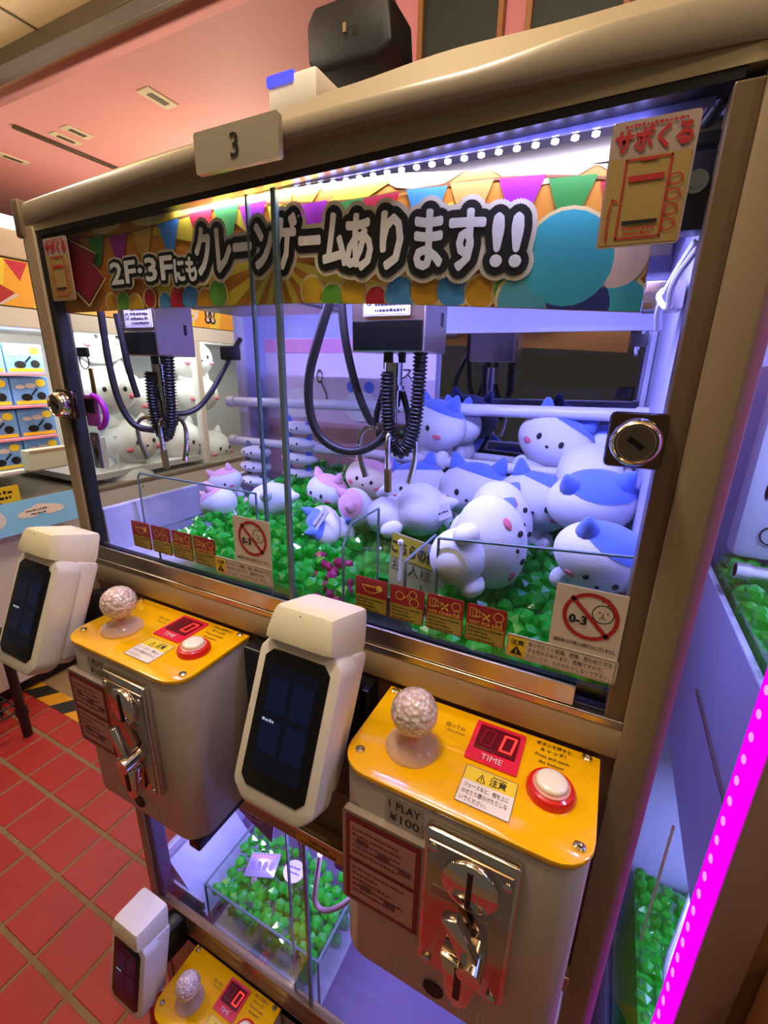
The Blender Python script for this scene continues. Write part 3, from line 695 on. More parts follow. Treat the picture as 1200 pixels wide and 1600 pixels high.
def put_gem(p, me, label, group, name='green_gem'):
    o = bpy.data.objects.new(name, me); COL.objects.link(o); o.location = W((p[0],p[1],p[2])); o.scale = (p[3],)*3
    o.rotation_euler = (rg.uniform(0,6),rg.uniform(0,6),rg.uniform(0,6)); return tag(o, label, 'gem', group)
for i, p in enumerate(pts[:225]): put_gem(p, GM[i%6], GL, 'green gems of the upper prize bed')
mbr = MB()
for p in pts[225:]: mbr.ell((p[0],p[1],p[2]),(p[3],p[3],p[3]*rg.uniform(.8,1.1)),1,Matrix())
def under(mb, x0, x1, y0, y1, n, hf, dz):
    g = [[mb.b.verts.new((x0+(x1-x0)*i/n, y0+(y1-y0)*j/n, hf(x0+(x1-x0)*i/n, y0+(y1-y0)*j/n)-dz)) for i in range(n+1)] for j in range(n+1)]
    for j in range(n):
        for i in range(n):
            xm = (g[j][i].co.x+g[j][i+1].co.x)/2; ym = (g[j][i].co.y+g[j+1][i].co.y)/2
            if not in_chute(xm,ym): mb.b.faces.new((g[j][i],g[j][i+1],g[j+1][i+1],g[j+1][i]))
under(mbr,-1.49,.10,1.05,2.03,40,bed_height,.03)
o = single('gem_bed', 'bed of green plastic gems filling the upper tier behind the front ones', 'gems', mbr, GEM, None, False); o['kind'] = 'stuff'
PG = gem_mesh(3,GEMP).mesh('pink_gem', GEMP)
for i in range(34):
    x = -.69-.20*rg.random(); t = rg.random(); put_gem((x+.02*t, 1.055+.16*t, -.755+.10*t+rg.uniform(0,.03), rg.uniform(.016,.026)), PG, 'pink plastic gem heaped beside the prize chute', 'pink gems beside the chute', 'pink_gem')

# ---- plush toys (plain rounded plush animals)
def patch_shell(c, r, axis, ang, grow=1.02):
    t = bmesh.new(); bmesh.ops.create_uvsphere(t, u_segments=32, v_segments=36, radius=1)
    kill = [f for f in t.faces if f.calc_center_median().normalized().z < math.cos(math.radians(ang))]; bmesh.ops.delete(t, geom=kill, context='FACES')
    q = Vector(axis).to_track_quat('Z','Y').to_matrix().to_4x4()
    bmesh.ops.transform(t, matrix=Matrix.Translation(c) @ Matrix.Diagonal((r[0]*grow,r[1]*grow,r[2]*grow,1)) @ q, verts=t.verts)
    m = MB(); m._add(t); return m
def ear(c, tip, r):
    c = Vector(c); tip = Vector(tip); return MB().tube([c, c+(tip-c)*.4, c+(tip-c)*.75, tip], lambda s: r*(1-s*.82), 12)
def on_head(x, z, r, out=1.01):
    y = -math.sqrt(max(0.02, 1-(x/r[0])**2-(z/r[2])**2))*r[1]*out; return Vector((x,y,z))
def plush(name, label, p, s, rot, main=PLUSHW, cap=PLUSHB, face=True, group='plush toys in the upper tier', long_body=False, capside=0):
    q = root(name, label, 'plush toy', p, group, rot=rot)
    s *= .94; r = Vector((.130,.095,.096))*s
    part('head', MB().ell((0,0,0),r,4,Matrix()), main, q, 'all')
    if long_body: bd = MB().ell((.02*s,.13*s,-.03*s),(.10*s,.13*s,.075*s),3)
    else: bd = MB().ell((0,.02*s,-.115*s),(.075*s,.07*s,.075*s),3)
    b = part('body', bd, main, q, 'all')
    for sx in (-1,1):
        part('paw', MB().ell((sx*.07*s,(-.02 if not long_body else .05)*s,-.12*s),(.028*s,.03*s,.04*s),2), main, q, 'all')
    if cap:
        part('cap_patch', patch_shell((0,0,0),r,(.22+.3*capside,.10,1.0),50), cap, q, 'all')
    for sx in (-1,1): part('ear', ear((sx*.066*s,.0,.066*s),(sx*.088*s,-.004*s,.124*s),.036*s), cap or main, q, 'all')
    part('tail', ear((0,(.09 if not long_body else .24)*s,-.11*s),(.03*s,(.13 if not long_body else .32)*s,-.06*s),.026*s), cap or main, q, 'all')
    if face:
        for sx in (-1,1):
            e = on_head(sx*.038*s,.002*s,r); part('eye', MB().ell(e,(.0085*s,.005*s,.011*s),2), EYE, q, 'all')
            c = on_head(sx*.072*s,-.026*s,r); n = Vector((c.x/r.x**2,c.y/r.y**2,c.z/r.z**2)).normalized()
            Mx = n.to_track_quat('Z','Y').to_matrix().to_4x4(); Mx.translation = c
            part('cheek', MB().ell((0,0,0),(.017*s,.011*s,.003*s),2,Mx), CHEEK, q, 'all')
        e = on_head(0,-.020*s,r); part('nose', MB().ell(e,(.006*s,.005*s,.0045*s),2), EYE, q, 'all')
    return q
def D(x, y, z): return (math.radians(x), math.radians(y), math.radians(z))
plush('plush_toy','white plush with blue ears leaning to one side on the rear rods',at(868,690,y=1.84),1.2,D(-8,18,-8))
plush('plush_toy','blue-capped plush tucked behind the chrome lock plate',at(944,702,y=1.90),1.0,D(0,-14,6))
plush('plush_toy','blue and white plush seen beside the right claw on the rear rods',at(681,664,y=1.80),1.15,D(0,6,-20))
plush('plush_toy','plush pressed behind its twin next to the mirror',at(714,664,y=1.915),1.05,D(0,0,-40),face=False)
plush('plush_toy','round-faced plush with small blue ears poking over the lower rod',at(742,766,y=1.72),1.22,D(-4,2,0))
plush('plush_toy','plush with tilted face under the lower rod by the big plush',at(836,784,y=1.66),1.18,D(-6,12,6))
plush('plush_toy','plush face half hidden by the right claw tine',at(650,758,y=1.72),1.1,D(-6,-14,10))
plush('plush_toy','white plush lying face down with a paper tag by the chute',at(656,796,y=1.50),1.12,D(70,10,120),face=False,cap=None)
plush('plush_toy','plush lying on its back behind another one on the gems',at(782,815,y=1.46),1.15,D(-60,75,10))
plush('plush_toy','plush lying on its side in front of the clear partition',at(766,848,y=1.30),1.22,D(-50,80,20),capside=1)
plush('plush_toy','large blue plush seen from above behind the biggest one',at(925,784,y=1.54),1.15,D(35,-6,16),face=False,long_body=True)
plush('plush_toy','biggest plush with blue forehead pressed against the front partition',at(941,870,y=1.25),1.03,D(28,14,10))
GP = 'small plush toys on the left of the prize bed'
plush('plush_toy','pale plush with long pink ears lying on the gems near the lavender panel',at(342,788,y=1.34),.85,D(30,-30,-30),cap=PLUSHP,face=False,group=GP)
plush('plush_toy','pink-eared plush with a blue bow at the back left corner',at(352,752,y=1.55),.7,D(10,-20,20),cap=PLUSHP,group=GP)
plush('plush_toy','white plush lying with a folded paper tag left of the pane edge',at(428,782,y=1.42),.85,D(60,10,60),cap=None,face=False,group=GP)
plush('plush_toy','pink-eared plush with a sleepy face beside the stacked pouches',at(512,768,y=1.60),.85,D(0,5,-10),cap=PLUSHP,group=GP)
plush('plush_toy','cream plush with pink ears between the claw tines',at(578,748,y=1.66),.9,D(-6,12,8),main=PLUSHC,cap=PLUSHP,group=GP)
plush('plush_toy','blue-eared plush in a clear bag lying towards the chute',at(506,822,y=1.36),.75,D(60,30,-50),group=GP)
plush('plush_toy','white plush in a clear bag behind the other bagged one',at(556,792,y=1.47),.75,D(50,20,-40),cap=PLUSHP,face=False,group=GP)
TAGP = mat('tag_paper',(206,206,216),.5)
for k, (u, v, y, w, h, rz, lb) in enumerate(((500,812,1.30,.10,.035,60,'grey paper tag on the blue-eared bagged plush'),(590,795,1.42,.10,.04,58,'grey paper tag on the bagged plush by the claw'),(694,800,1.43,.05,.05,30,'pale paper tag on the white plush lying face down'),(414,765,1.38,.08,.025,100,'folded paper tag standing on the white plush'))):
    c = at(u,v,y=y); M = frame(c,(math.cos(math.radians(rz)),.25,math.sin(math.radians(rz))),(-math.sin(math.radians(rz)),.4,math.cos(math.radians(rz))))
    q = root('paper_tag', lb, 'tag', c, 'paper tags on plush toys'); part('card', slab(MB(),M,-w/2,w/2,-h/2,h/2,.004,.003), TAGP, q, False)
    kk = MB(); dashes(kk,M,-w*.4,-h*.1,w*.7,h*.16,.0045); part('lettering', kk, INK, q, False)
# stacked flat pouches
def pouch(label, c, w, strip, n):
    q = root('plush_pouch', label, 'pouch', c, 'flat pouches stacked at the back', rot=D(0,random.uniform(-3,3),random.uniform(-8,8)))
    part('body', MB().ell((0,0,0),(w,.06,.030),3,Matrix()), PLUSHW, q, 'all')
    for sx in (-1,1): part('ear', ear((sx*w*.55,0,.015),(sx*w*.65,0,.052),.022), strip, q, 'all'); part('eye', MB().ell((sx*w*.28,-.054,.004),(.0055,.006,.007),2), EYE, q, 'all')
    part('nose', MB().ell((0,-.060,-.004),(.004,.004,.003),2), EYE, q, 'all')
    return q
for k in range(5): pouch('white pouch with blue ears, '+('topmost','second from the top','in the middle','second from the bottom','lowest')[k]+' of the tall stack', at(468,668+24*k,y=1.78), .105, PLUSHB, k)
for k in range(3): pouch('white pouch with grey stripes, '+('topmost','middle one','lowest')[k]+' of the short stack', at(400,706+22*k,y=1.70), .085, mat('grey_plush',(110,112,140),.9), k)

# ---- claw cranes
def crane(name, label, x0, y0, wdt, dep, zb, ang=0):
    q = root(name, label, 'claw crane', (x0+wdt/2,y0+dep/2,zb-.35))
    cx, cy = x0+wdt*.42, y0+dep*.5
    part('motor_case', MB().box(x0,x0+wdt,y0,y0+dep,zb,zb+.30,.004,1), STEEL, q, False)
    part('front_cover', MB().box(x0+.006,x0+wdt*.98,y0-.006,y0+.004,zb+.004,zb+.088,.003,1), BLACKM, q, False)
    M = frame((x0,y0-.004,zb),(1,0,0),(0,0,1)); lb_ = part('notice_label', slab(MB(),M,.045,.20,.10,.185,.003,.003), PAPER, q, False)
    k = MB(); outline(k,M,.048,.197,.103,.182,.0015,.0045)
    for i in range(4): dashes(k,M,.085,.112+.016*i,.10,.008,.0045)
    ring(k,M,.065,.14,.008,.011,.0045,12); part('lettering', k, INK, lb_, False)
    for zz in (.10,.22): part('slot', MB().box(x0+wdt-.002,x0+wdt+.003,y0+dep*.72,y0+dep*.80,zb+zz-.02,zb+zz+.02,.002,1), BLACKM, q, False)
    part('top_slide', MB().box(x0-.01,x0+wdt+.02,y0+.02,y0+dep-.02,zb+.30,zb+.35,.004,1), STEEL, q, False)
    part('spindle', MB().cyl((cx-.02,cy,zb),(cx-.02,cy,zb-.05),.016).cyl((cx+.03,cy,zb),(cx+.03,cy,zb-.03),.012), BLACKP, q)
    part('solenoid', MB().cyl((cx,cy,zb-.03),(cx,cy,zb-.17),.030,20).cyl((cx,cy,zb-.10),(cx,cy,zb-.115),.037,20).cyl((cx,cy,zb-.17),(cx,cy,zb-.23),.022,16), CHROME, q)
    part('hub', MB().box(cx-.055,cx+.055,cy-.02,cy+.02,zb-.275,zb-.225,.008), mat('claw_hub',(90,72,60),.4,.6), q)
    for s in (-1,1): part('side_arm', MB().tube([(cx+s*.035,cy,zb-.12),(cx+s*.058,cy,zb-.19),(cx+s*.066,cy,zb-.255)],.011,6), DARKFR, q)
    for i, a in enumerate((200,290,340)):
        d = Vector((math.cos(math.radians(a+ang)), math.sin(math.radians(a+ang)), 0)); b = Vector((cx,cy,zb-.25))
        part('claw_tine', MB().tube([b+d*.045,b+d*.085+Vector((0,0,.012)),b+d*.115+Vector((0,0,-.02)),b+d*.112+Vector((0,0,-.09)),b+d*.09+Vector((0,0,-.165))], lambda s: .008+.004*max(0,s-.5)*2, 8, 2), CHROME, q)
        if i == 1: part('claw_tip', MB().tube([b+d*.105+Vector((0,0,-.11)),b+d*.088+Vector((0,0,-.19))],.013,8), mat('claw_tip',(150,120,80),.35,.7), q)
    # ribbed black hose
    hp = [Vector((cx+.110,cy-.04,zb+.0)),Vector((cx+.112,cy-.05,zb-.12)),Vector((cx+.105,cy-.055,zb-.25)),Vector((cx+.065,cy-.06,zb-.325)),Vector((cx+.020,cy-.06,zb-.27)),Vector((cx+.006,cy-.055,zb-.17)),Vector((cx-.0,cy-.045,zb-.06))]
    for _ in range(4):
        n = [hp[0]]
        for a, b in zip(hp, hp[1:]): n += [a*.75+b*.25, a*.25+b*.75]
        n.append(hp[-1]); hp = n
    L = [0]
    for a, b in zip(hp, hp[1:]): L.append(L[-1]+(b-a).length)
    N = 300; rp = []; j = 0
    for i in range(N+1):
        t = L[-1]*i/N
        while j < len(L)-2 and L[j+1] < t: j += 1
        rp.append(hp[j].lerp(hp[j+1], (t-L[j])/max(1e-9,L[j+1]-L[j])))
    part('ribbed_hose', MB().tube(rp, lambda s: .0205+.004*math.sin(s*2*PI*50), 12), HOSE, q, 'all')
    return q, cx, cy
qR, cxr, cyr = crane('claw_crane','claw crane with grey hanging cables and ribbed hose over the plush toys',-.770,1.30,.245,.19,.052)
qL, cxl, cyl = crane('claw_crane','claw crane with black ribbed hose beside the purple key ring',-1.765,1.215,.205,.175,.032,20)
def cable(label, pts, r=.015):
    q = single('hanging_cable', label, 'cable', MB().tube(pts,r,10,3), GREYT, 'grey cables of the cranes'); return q
cable('grey cable hanging in a wide loop to the right claw',[at(515,470,y=1.24),at(500,520,y=1.24),at(478,600,y=1.26),at(490,680,y=1.28),at(545,712,y=1.32),at(600,690,y=1.36),at(618,640,y=1.40)])
cable('grey cable dropping straight beside the right motor case',[at(533,470,y=1.33),at(540,540,y=1.34),at(560,620,y=1.38),at(585,672,y=1.40),at(612,668,y=1.42),at(608,560,y=1.42)],.014)
cable('dark cable hanging in a loop to the left claw',[at(157,485,y=1.14),at(168,560,y=1.15),at(185,630,y=1.17),at(210,668,y=1.20),at(240,672,y=1.24)],.013)
cable('short dark cable beside the left motor case',[at(182,490,y=1.17),at(196,555,y=1.18),at(205,590,y=1.2),at(215,620,y=1.22)],.012)
cable('light grey cable with a plug running to the back corner post',[at(248,645,y=1.32),at(300,648,y=1.42),at(330,615,y=1.52),at(358,560,y=1.62),at(375,530,y=1.72)],.012)
c = at(360,552,y=1.63)
single('cable_plug','black multi-pin plug on the light grey cable','plug',MB().box(c.x-.035,c.x+.035,c.y-.03,c.y+.03,c.z-.03,c.z+.03,.006).box(c.x-.028,c.x+.028,c.y-.034,c.y-.03,c.z-.02,c.z+.02), BLACKP)
gr = root('gantry', 'steel gantry rails under the cabinet roof', 'rail', (-.85,1.5,.38))
part('cross_rail', MB().cyl((-1.80,1.42,.405),(.09,1.42,.405),.014), CHROME, gr); part('cross_rail', MB().cyl((-1.80,1.30,.405),(.09,1.30,.405),.014), CHROME, gr)
for y in (1.10,1.94): part('side_rail', MB().box(-1.80,.09,y-.01,y+.01,.385,.425), STEEL, gr, False)
part('carriage_plate', MB().box(-1.40,-.93,1.24,1.50,.19,.215,.006), STEEL, gr, False)
# key ring, tag and wrist tag on the inside of the left glass
q = root('key_ring', 'split key ring with a brass plate hanging from a black clip on the glass', 'key ring', at(133,610,y=1.03))
c = at(130,552,y=1.03); part('clip', MB().box(c.x-.03,c.x+.03,c.y-.006,c.y+.006,c.z-.012,c.z+.02,.004), BLACKP, q)
c = at(131,560,y=1.03); part('ring', MB().tube([c+Vector((.026*math.cos(t),0,.026*math.sin(t)-.01)) for t in [2*PI*k/24 for k in range(25)]],.0022,6), DARKFR, q)
c = at(145,598,y=1.03); part('plate', MB().box(c.x-.011,c.x+.011,c.y-.003,c.y+.003,c.z-.055,c.z+.05,.002,1), mat('brass',(150,116,40),.35,.8), q)
q = root('wrist_key', 'purple coiled wrist band with a dark tag on the lock by the left stile', 'key', at(150,660,y=1.01))
c = at(146,640,y=1.01); part('tag', MB().box(c.x-.045,c.x+.030,c.y-.004,c.y+.004,c.z-.060,c.z+.05,.004), mat('purple_tag',(176,70,196),.35), q)
part('tag_window', MB().box(c.x-.036,c.x+.016,c.y-.008,c.y-.003,c.z-.012,c.z+.040,.002,1), DARKFR, q)
part('band', MB().tube([c+Vector((.012+.062*math.cos(t),-.004,.058*math.sin(t)-.008)) for t in [math.radians(-75+15*k) for k in range(12)]],.010,10,1), mat('purple_band',(170,30,190),.3), q)
q = root('restroom_tag', 'grey tag with a standing figure pictogram hanging inside the left glass', 'tag', at(148,710,y=1.03))
c = at(147,680,y=1.03); M = frame(c+Vector((-.022,0,-.125)),(1,0,.02),(0,0,1))
part('plate', slab(MB(),M,0,.054,0,.135,.008,.003), mat('tag_grey',(140,132,160),.5), q, False)
k = MB(); disc(k,M,.026,.084,.006,.0045,12); k.poly([M @ Vector(p) for p in ((.016,.076,.0045),(.036,.076,.0045),(.038,.048,.0045),(.034,.048,.0045),(.033,.066,.0045),(.032,.030,.0045),(.027,.030,.0045),(.026,.05,.0045),(.025,.030,.0045),(.020,.030,.0045),(.019,.066,.0045),(.018,.048,.0045),(.014,.048,.0045))]); part('pictogram', k, INK, q, False)
k = MB(); disc(k,M,.026,.112,.007,.0045,12); disc(k,M,.030,.012,.006,.0045,12); part('hole', k, PAPER, q, False)
# ================================================================== CONTROL CONSOLES
def bubble():
    m = mat('bubble_ball', (236,216,206), .12, coat=.6); nt = m.node_tree; b = nt.nodes['Principled BSDF']
    tc = nt.nodes.new('ShaderNodeTexCoord'); v = nt.nodes.new('ShaderNodeTexVoronoi'); v.inputs['Scale'].default_value = 210
    bp = nt.nodes.new('ShaderNodeBump'); bp.inputs['Strength'].default_value = .9; bp.inputs['Distance'].default_value = .002
    nt.links.new(tc.outputs['Object'], v.inputs['Vector']); nt.links.new(v.outputs['Distance'], bp.inputs['Height']); nt.links.new(bp.outputs[0], b.inputs['Normal'])
    rp = nt.nodes.new('ShaderNodeValToRGB'); rp.color_ramp.elements[0].color = lin((250,240,236))+(1,); rp.color_ramp.elements[1].color = lin((206,172,158))+(1,)
    rp.color_ramp.elements[0].position = .1; rp.color_ramp.elements[1].position = .75
    nt.links.new(v.outputs['Distance'], rp.inputs[0]); nt.links.new(rp.outputs[0], b.inputs['Base Color']); return m
BALL = bubble()
DOME = frostmat('frosted_dome', (255,236,230), .72)
DISPB = mat('display_dark', (96,8,26), .15); SEG = emitmat('segment_red', (255,46,40), 3.0); SEGOFF = mat('segment_off', (130,14,40), .2)
def console(label, dark_joy=False):
    x0, x1, y0, y1, zt, zb = -.450, .095, .690, .986, -.870, -1.50
    q = root('control_console', label, 'control panel', ((x0+x1)/2,.85,zb), 'control consoles of the cabinet')
    def foot(g): # rounded front corners
        r = .075; out = [(x1+g,y1)]; n = 6
        out += [(x1+g,y0+r)]+[(x1+g-r*(1-math.cos(t)), y0-g+r*(1-math.sin(t))) for t in [PI/2*k/n for k in range(1,n)]]+[(x1+g-r,y0-g)]
        out += [(x0-g+r,y0-g)]+[(x0-g+r*(1-math.sin(t)), y0-g+r*(1-math.cos(t))) for t in [PI/2*k/n for k in range(1,n)]]+[(x0-g,y0-g+r)]
        return out+[(x0-g,y1)]
    part('body', MB().prism([(x,y,zb) for x,y in foot(0)],(0,0,zt-.012-zb),.006), BODY, q)
    tp_ = part('top_plate', MB().prism([(x,y,zt-.012) for x,y in foot(.003)],(0,0,.014),.003), YELLOW, q)
    for x, y in ((-.418,.743),(.069,.972),(.069,.738),(-.430,.968)):
        part('screw', MB().lathe([(.0115,0),(.0115,.004),(.007,.007),(.006,.003),(.0,.003)],(x,y,zt+.002),12), CHROME, tp_)
    M = frame((0,0,zt+.003),(1,0,0),(0,1,0))
    k = MB()
    for i, (t, w) in enumerate((('ボタンを押すと',.078),('キャッチ!',.058),('Press and catch',.076),('the button!',.056))): letters(k,t,M,.0105 if i < 2 else .009,w=w,x=-.005,y=.962-.0185*i,lift=.001,align='C',bold=.01)
    part('lettering', k, INK, tp_, False); k = MB()
    letters(k,'回ってね',M,.011,w=.05,x=-.262,y=.915,lift=.001); letters(k,'the prize',M,.008,w=.046,x=-.255,y=.900,lift=.001)
    part('lettering', k, INK, tp_, False)
    # joystick
    jx, jy = -.312, .812
    j = part('joystick', MB().cyl((jx,jy,zt),(jx,jy,zt+.075),.012,16), mat('joy_shaft',(200,120,110),.3), q)
    part('dome', MB().lathe([(.066,0),(.066,.006),(.058,.018),(.036,.03),(.02,.036),(.0,.037)],(jx,jy,zt+.002),32), DOME, j, 'all')
    part('ball', MB().ell((jx,jy+.002,zt+.102),(.056,.056,.056),4,Matrix()), BALL, j, 'all')
    # display
    d = part('display', slab(MB(),M,-.192,-.070,.838,.968,.004,.004), PINKRED, q)
    part('window', slab(MB(),M,-.180,-.082,.875,.955,.003,.002,.004), DISPB, d, False)
    def seven(mb, ox, segs, w=.026, h=.05, t=.0055):
        S7 = {'a':((0,h),(w,h)),'g':((0,h/2),(w,h/2)),'d':((0,0),(w,0)),'f':((0,h/2),(0,h)),'b':((w,h/2),(w,h)),'e':((0,0),(0,h/2)),'c':((w,0),(w,h/2))}
        for s in segs: stroke(mb,M,[(ox+a*1.0+.1*b, .890+b) for a,b in S7[s]],t,.0075)
    k = MB(); seven(k,-.120,'abcdef'); part('digit', k, SEG, d, False)
    k = MB(); seven(k,-.168,'abcdef'); part('unlit_digit', k, SEGOFF, d, False)
    k = MB(); letters(k,'TIME',M,.017,w=.05,x=-.131,y=.848,lift=.006,align='C'); part('lettering', k, PAPER, d, False)
    # caution sticker
    c = part('caution_sticker', slab(MB(),M,-.178,-.062,.722,.822,.006,.001), mat('caution_paper',(240,226,210),.4), q, False)
    k = MB(); rect(k,M,-.176,-.064,.783,.820,.0015); part('yellow_field', k, YPAPER, c, False)
    k = MB(); outline(k,M,-.178,-.062,.722,.822,.001,.002); letters(k,'注意',M,.016,w=.036,x=-.120,y=.790,lift=.002,bold=.02)
    for tri in (((-.147,.787),(-.129,.787),(-.138,.808)),): stroke(k,M,list(tri)+[tri[0]],.0018,.002)
    stroke(k,M,[(-.138,.792),(-.138,.801)],.0016,.002); dashes(k,M,-.115,.811,.03,.004,.002)
    for i, t in enumerate(('ジュースなど、物を上に','のせたり腰かけたりしな','いでください。')): letters(k,t,M,.0098,w=(.098,.098,.058)[i],x=-.170,y=.765-.0175*i,lift=.002)
    part('lettering', k, INK, c, False)
    # push button
    bx, by = .003, .838
    b = part('push_button', MB().lathe([(.052,0),(.052,.010),(.047,.018),(.040,.020),(.037,.016),(.0,.016)],(bx,by,zt+.002),40), RED, q)
    part('button_ring', MB().lathe([(.039,.014),(.039,.022),(.034,.024),(.0,.024)],(bx,by,zt+.002),40), mat('ring_clear',(222,150,130),.2), b)
    part('button_cap', MB().lathe([(.033,.02),(.033,.030),(.029,.034),(.014,.036),(.0,.0365)],(bx,by,zt+.002),40), BUTTON, b, 'all')
    # price label
    M = frame((0,y0,0),(1,0,0),(0,0,1))
    p = part('price_label', slab(MB(),M,-.320,-.230,-.984,-.892,.005,.002), mat('price_paper',(188,178,166),.4), q, False)
    k = MB(); letters(k,'1 PLAY',M,.023,w=.074,x=-.275,y=-.926,lift=.003,align='C',bold=.006); letters(k,'¥100',M,.024,w=.072,x=-.275,y=-.962,lift=.003,align='C',bold=.006); part('lettering', k, INK, p, False)
    # red instruction card in a steel holder
    h = part('card_holder', slab(MB(),M,-.425,-.215,-1.268,-.975,.010,.018), mat('holder_steel',(176,164,156),.3,.4), q, False)
    k = MB(); rect(k,M,-.415,-.225,-1.258,-.985,.0192); part('instruction_card', k, DKRED, h, False)
    k = MB(); rect(k,M,-.403,-.237,-1.112,-1.000,.0202); rect(k,M,-.403,-.237,-1.245,-1.125,.0202); part('card_field', k, mat('card_pink',(206,150,140),.5), h, False)
    k = MB(); rr = random.Random(5)
    for i in range(5): dashes(k,M,-.396,-1.022-.018*i,.08+.06*rr.random(),.007,.0212)
    for i in range(5): dashes(k,M,-.396,-1.146-.019*i,.07+.07*rr.random(),.007,.0212)
    part('lettering', k, DKRED, h, False)
    for xx, zz in ((-.385,-1.045),(-.33,-1.06),(-.275,-1.07),(-.375,-1.19),(-.31,-1.20)): part('card_picture', rect(MB(),M,xx,xx+.03,zz-.016,zz,.022), mat('card_brown',(120,70,80),.5), h, False)
    # coin mechanism
    cm = part('coin_mechanism', slab(MB(),M,-.218,-.020,-1.322,-.905,.010,.022,0,.003), CHROME, q)
    part('face_plate', slab(MB(),M,-.210,-.030,-1.314,-.930,.004,.006,.021,.001), mat('coin_face',(196,176,168),.12,1.0), cm)
    part('slot_disc', MB().prism([M @ Vector((-.113+.060*math.cos(t), -.992+.062*math.sin(t), .026)) for t in [2*PI*i/32 for i in range(32)]],(0,-.016,0),.004), CHROME, cm)
    part('coin_slot', MB().box(-.119,-.107,y0-.046,y0-.028,-1.045,-.945,.002,1), BLACKM, cm, False)
    part('side_label', slab(MB(),M,-.195,-.045,-1.075,-1.05,.004,.002,.027), mat('label_grey',(170,150,146),.3,.6), cm, False)
    part('lever_knob', MB().cyl((-.088,y0-.026,-1.168),(-.088,y0-.085,-1.172),.026,24), CHROME, cm)
    part('reject_lever', MB().prism([(-.158,y0-.050,-1.070),(-.126,y0-.050,-1.055),(-.074,y0-.050,-1.150),(-.104,y0-.050,-1.182)],(0,-.022,0),.004), CHROME, cm)
    part('return_mouth', MB().prism([(-.158,y0-.026,-1.190),(-.068,y0-.026,-1.200),(-.084,y0-.026,-1.315),(-.112,y0-.026,-1.345),(-.138,y0-.026,-1.315)],(0,-.036,0),.007), CHROME, cm)
    part('return_slot', MB().box(-.121,-.105,y0-.066,y0-.060,-1.300,-1.205,.002,1), BLACKM, cm, False)
    for x, z in ((-.196,-.944),(-.043,-.955),(-.196,-1.298),(-.045,-1.300)): part('screw', MB().lathe([(.011,0),(.011,.004),(.006,.007),(0,.007)],(0,0,0),12).map(lambda p: (x+p.x, y0-.026-p.z, z+p.y)), CHROME, cm)
    # speaker hole and raised dots
    part('speaker_hole', MB().cyl((-.180,y0+.004,-1.446),(-.180,y0-.003,-1.446),.026,24), mat('hole_dark',(46,24,24),.6), q)
    for gx in (-.292,-.256,-.218,-.134,-.102,-.068):
        k = MB()
        for i in range(2):
            for jn in range(3): k.ell((gx+i*.011,y0,-1.440-.010*jn),(.0034,.003,.0034),1)
        part('raised_dots', k, BODY, q)
    part('bracket', MB().box(x0+.01,x0+.07,y0+.06,y0+.2,zb-.03,zb+.004,.004,1), BLACKP, q, False)
    part('bracket', MB().box(x1-.06,x1-.01,y0+.01,y0+.22,zb-.035,zb+.004,.004,1), BLACKP, q, False)
    part('bracket', MB().prism([(x0+.002,.83,zb+.12),(x0-.045,.83,zb+.03),(x0-.045,.83,zb-.02),(x0+.002,.83,zb-.02)],(0,.07,0),.006), BLACKP, q, False)
    return q
cR = console('yellow-topped console whose coin unit faces out beside the magenta-lit post')
cL = copytree(cR); cL.location = cR.location+Vector((-1.085,.0,-.0))*S; cL['label'] = 'yellow-topped console at the outer end of the upper tier'
cD = copytree(cR); cD.location = cR.location+Vector((-1.075,.0,-2.035))*S; cD['label'] = 'yellow-topped console of the lower tier near the floor'
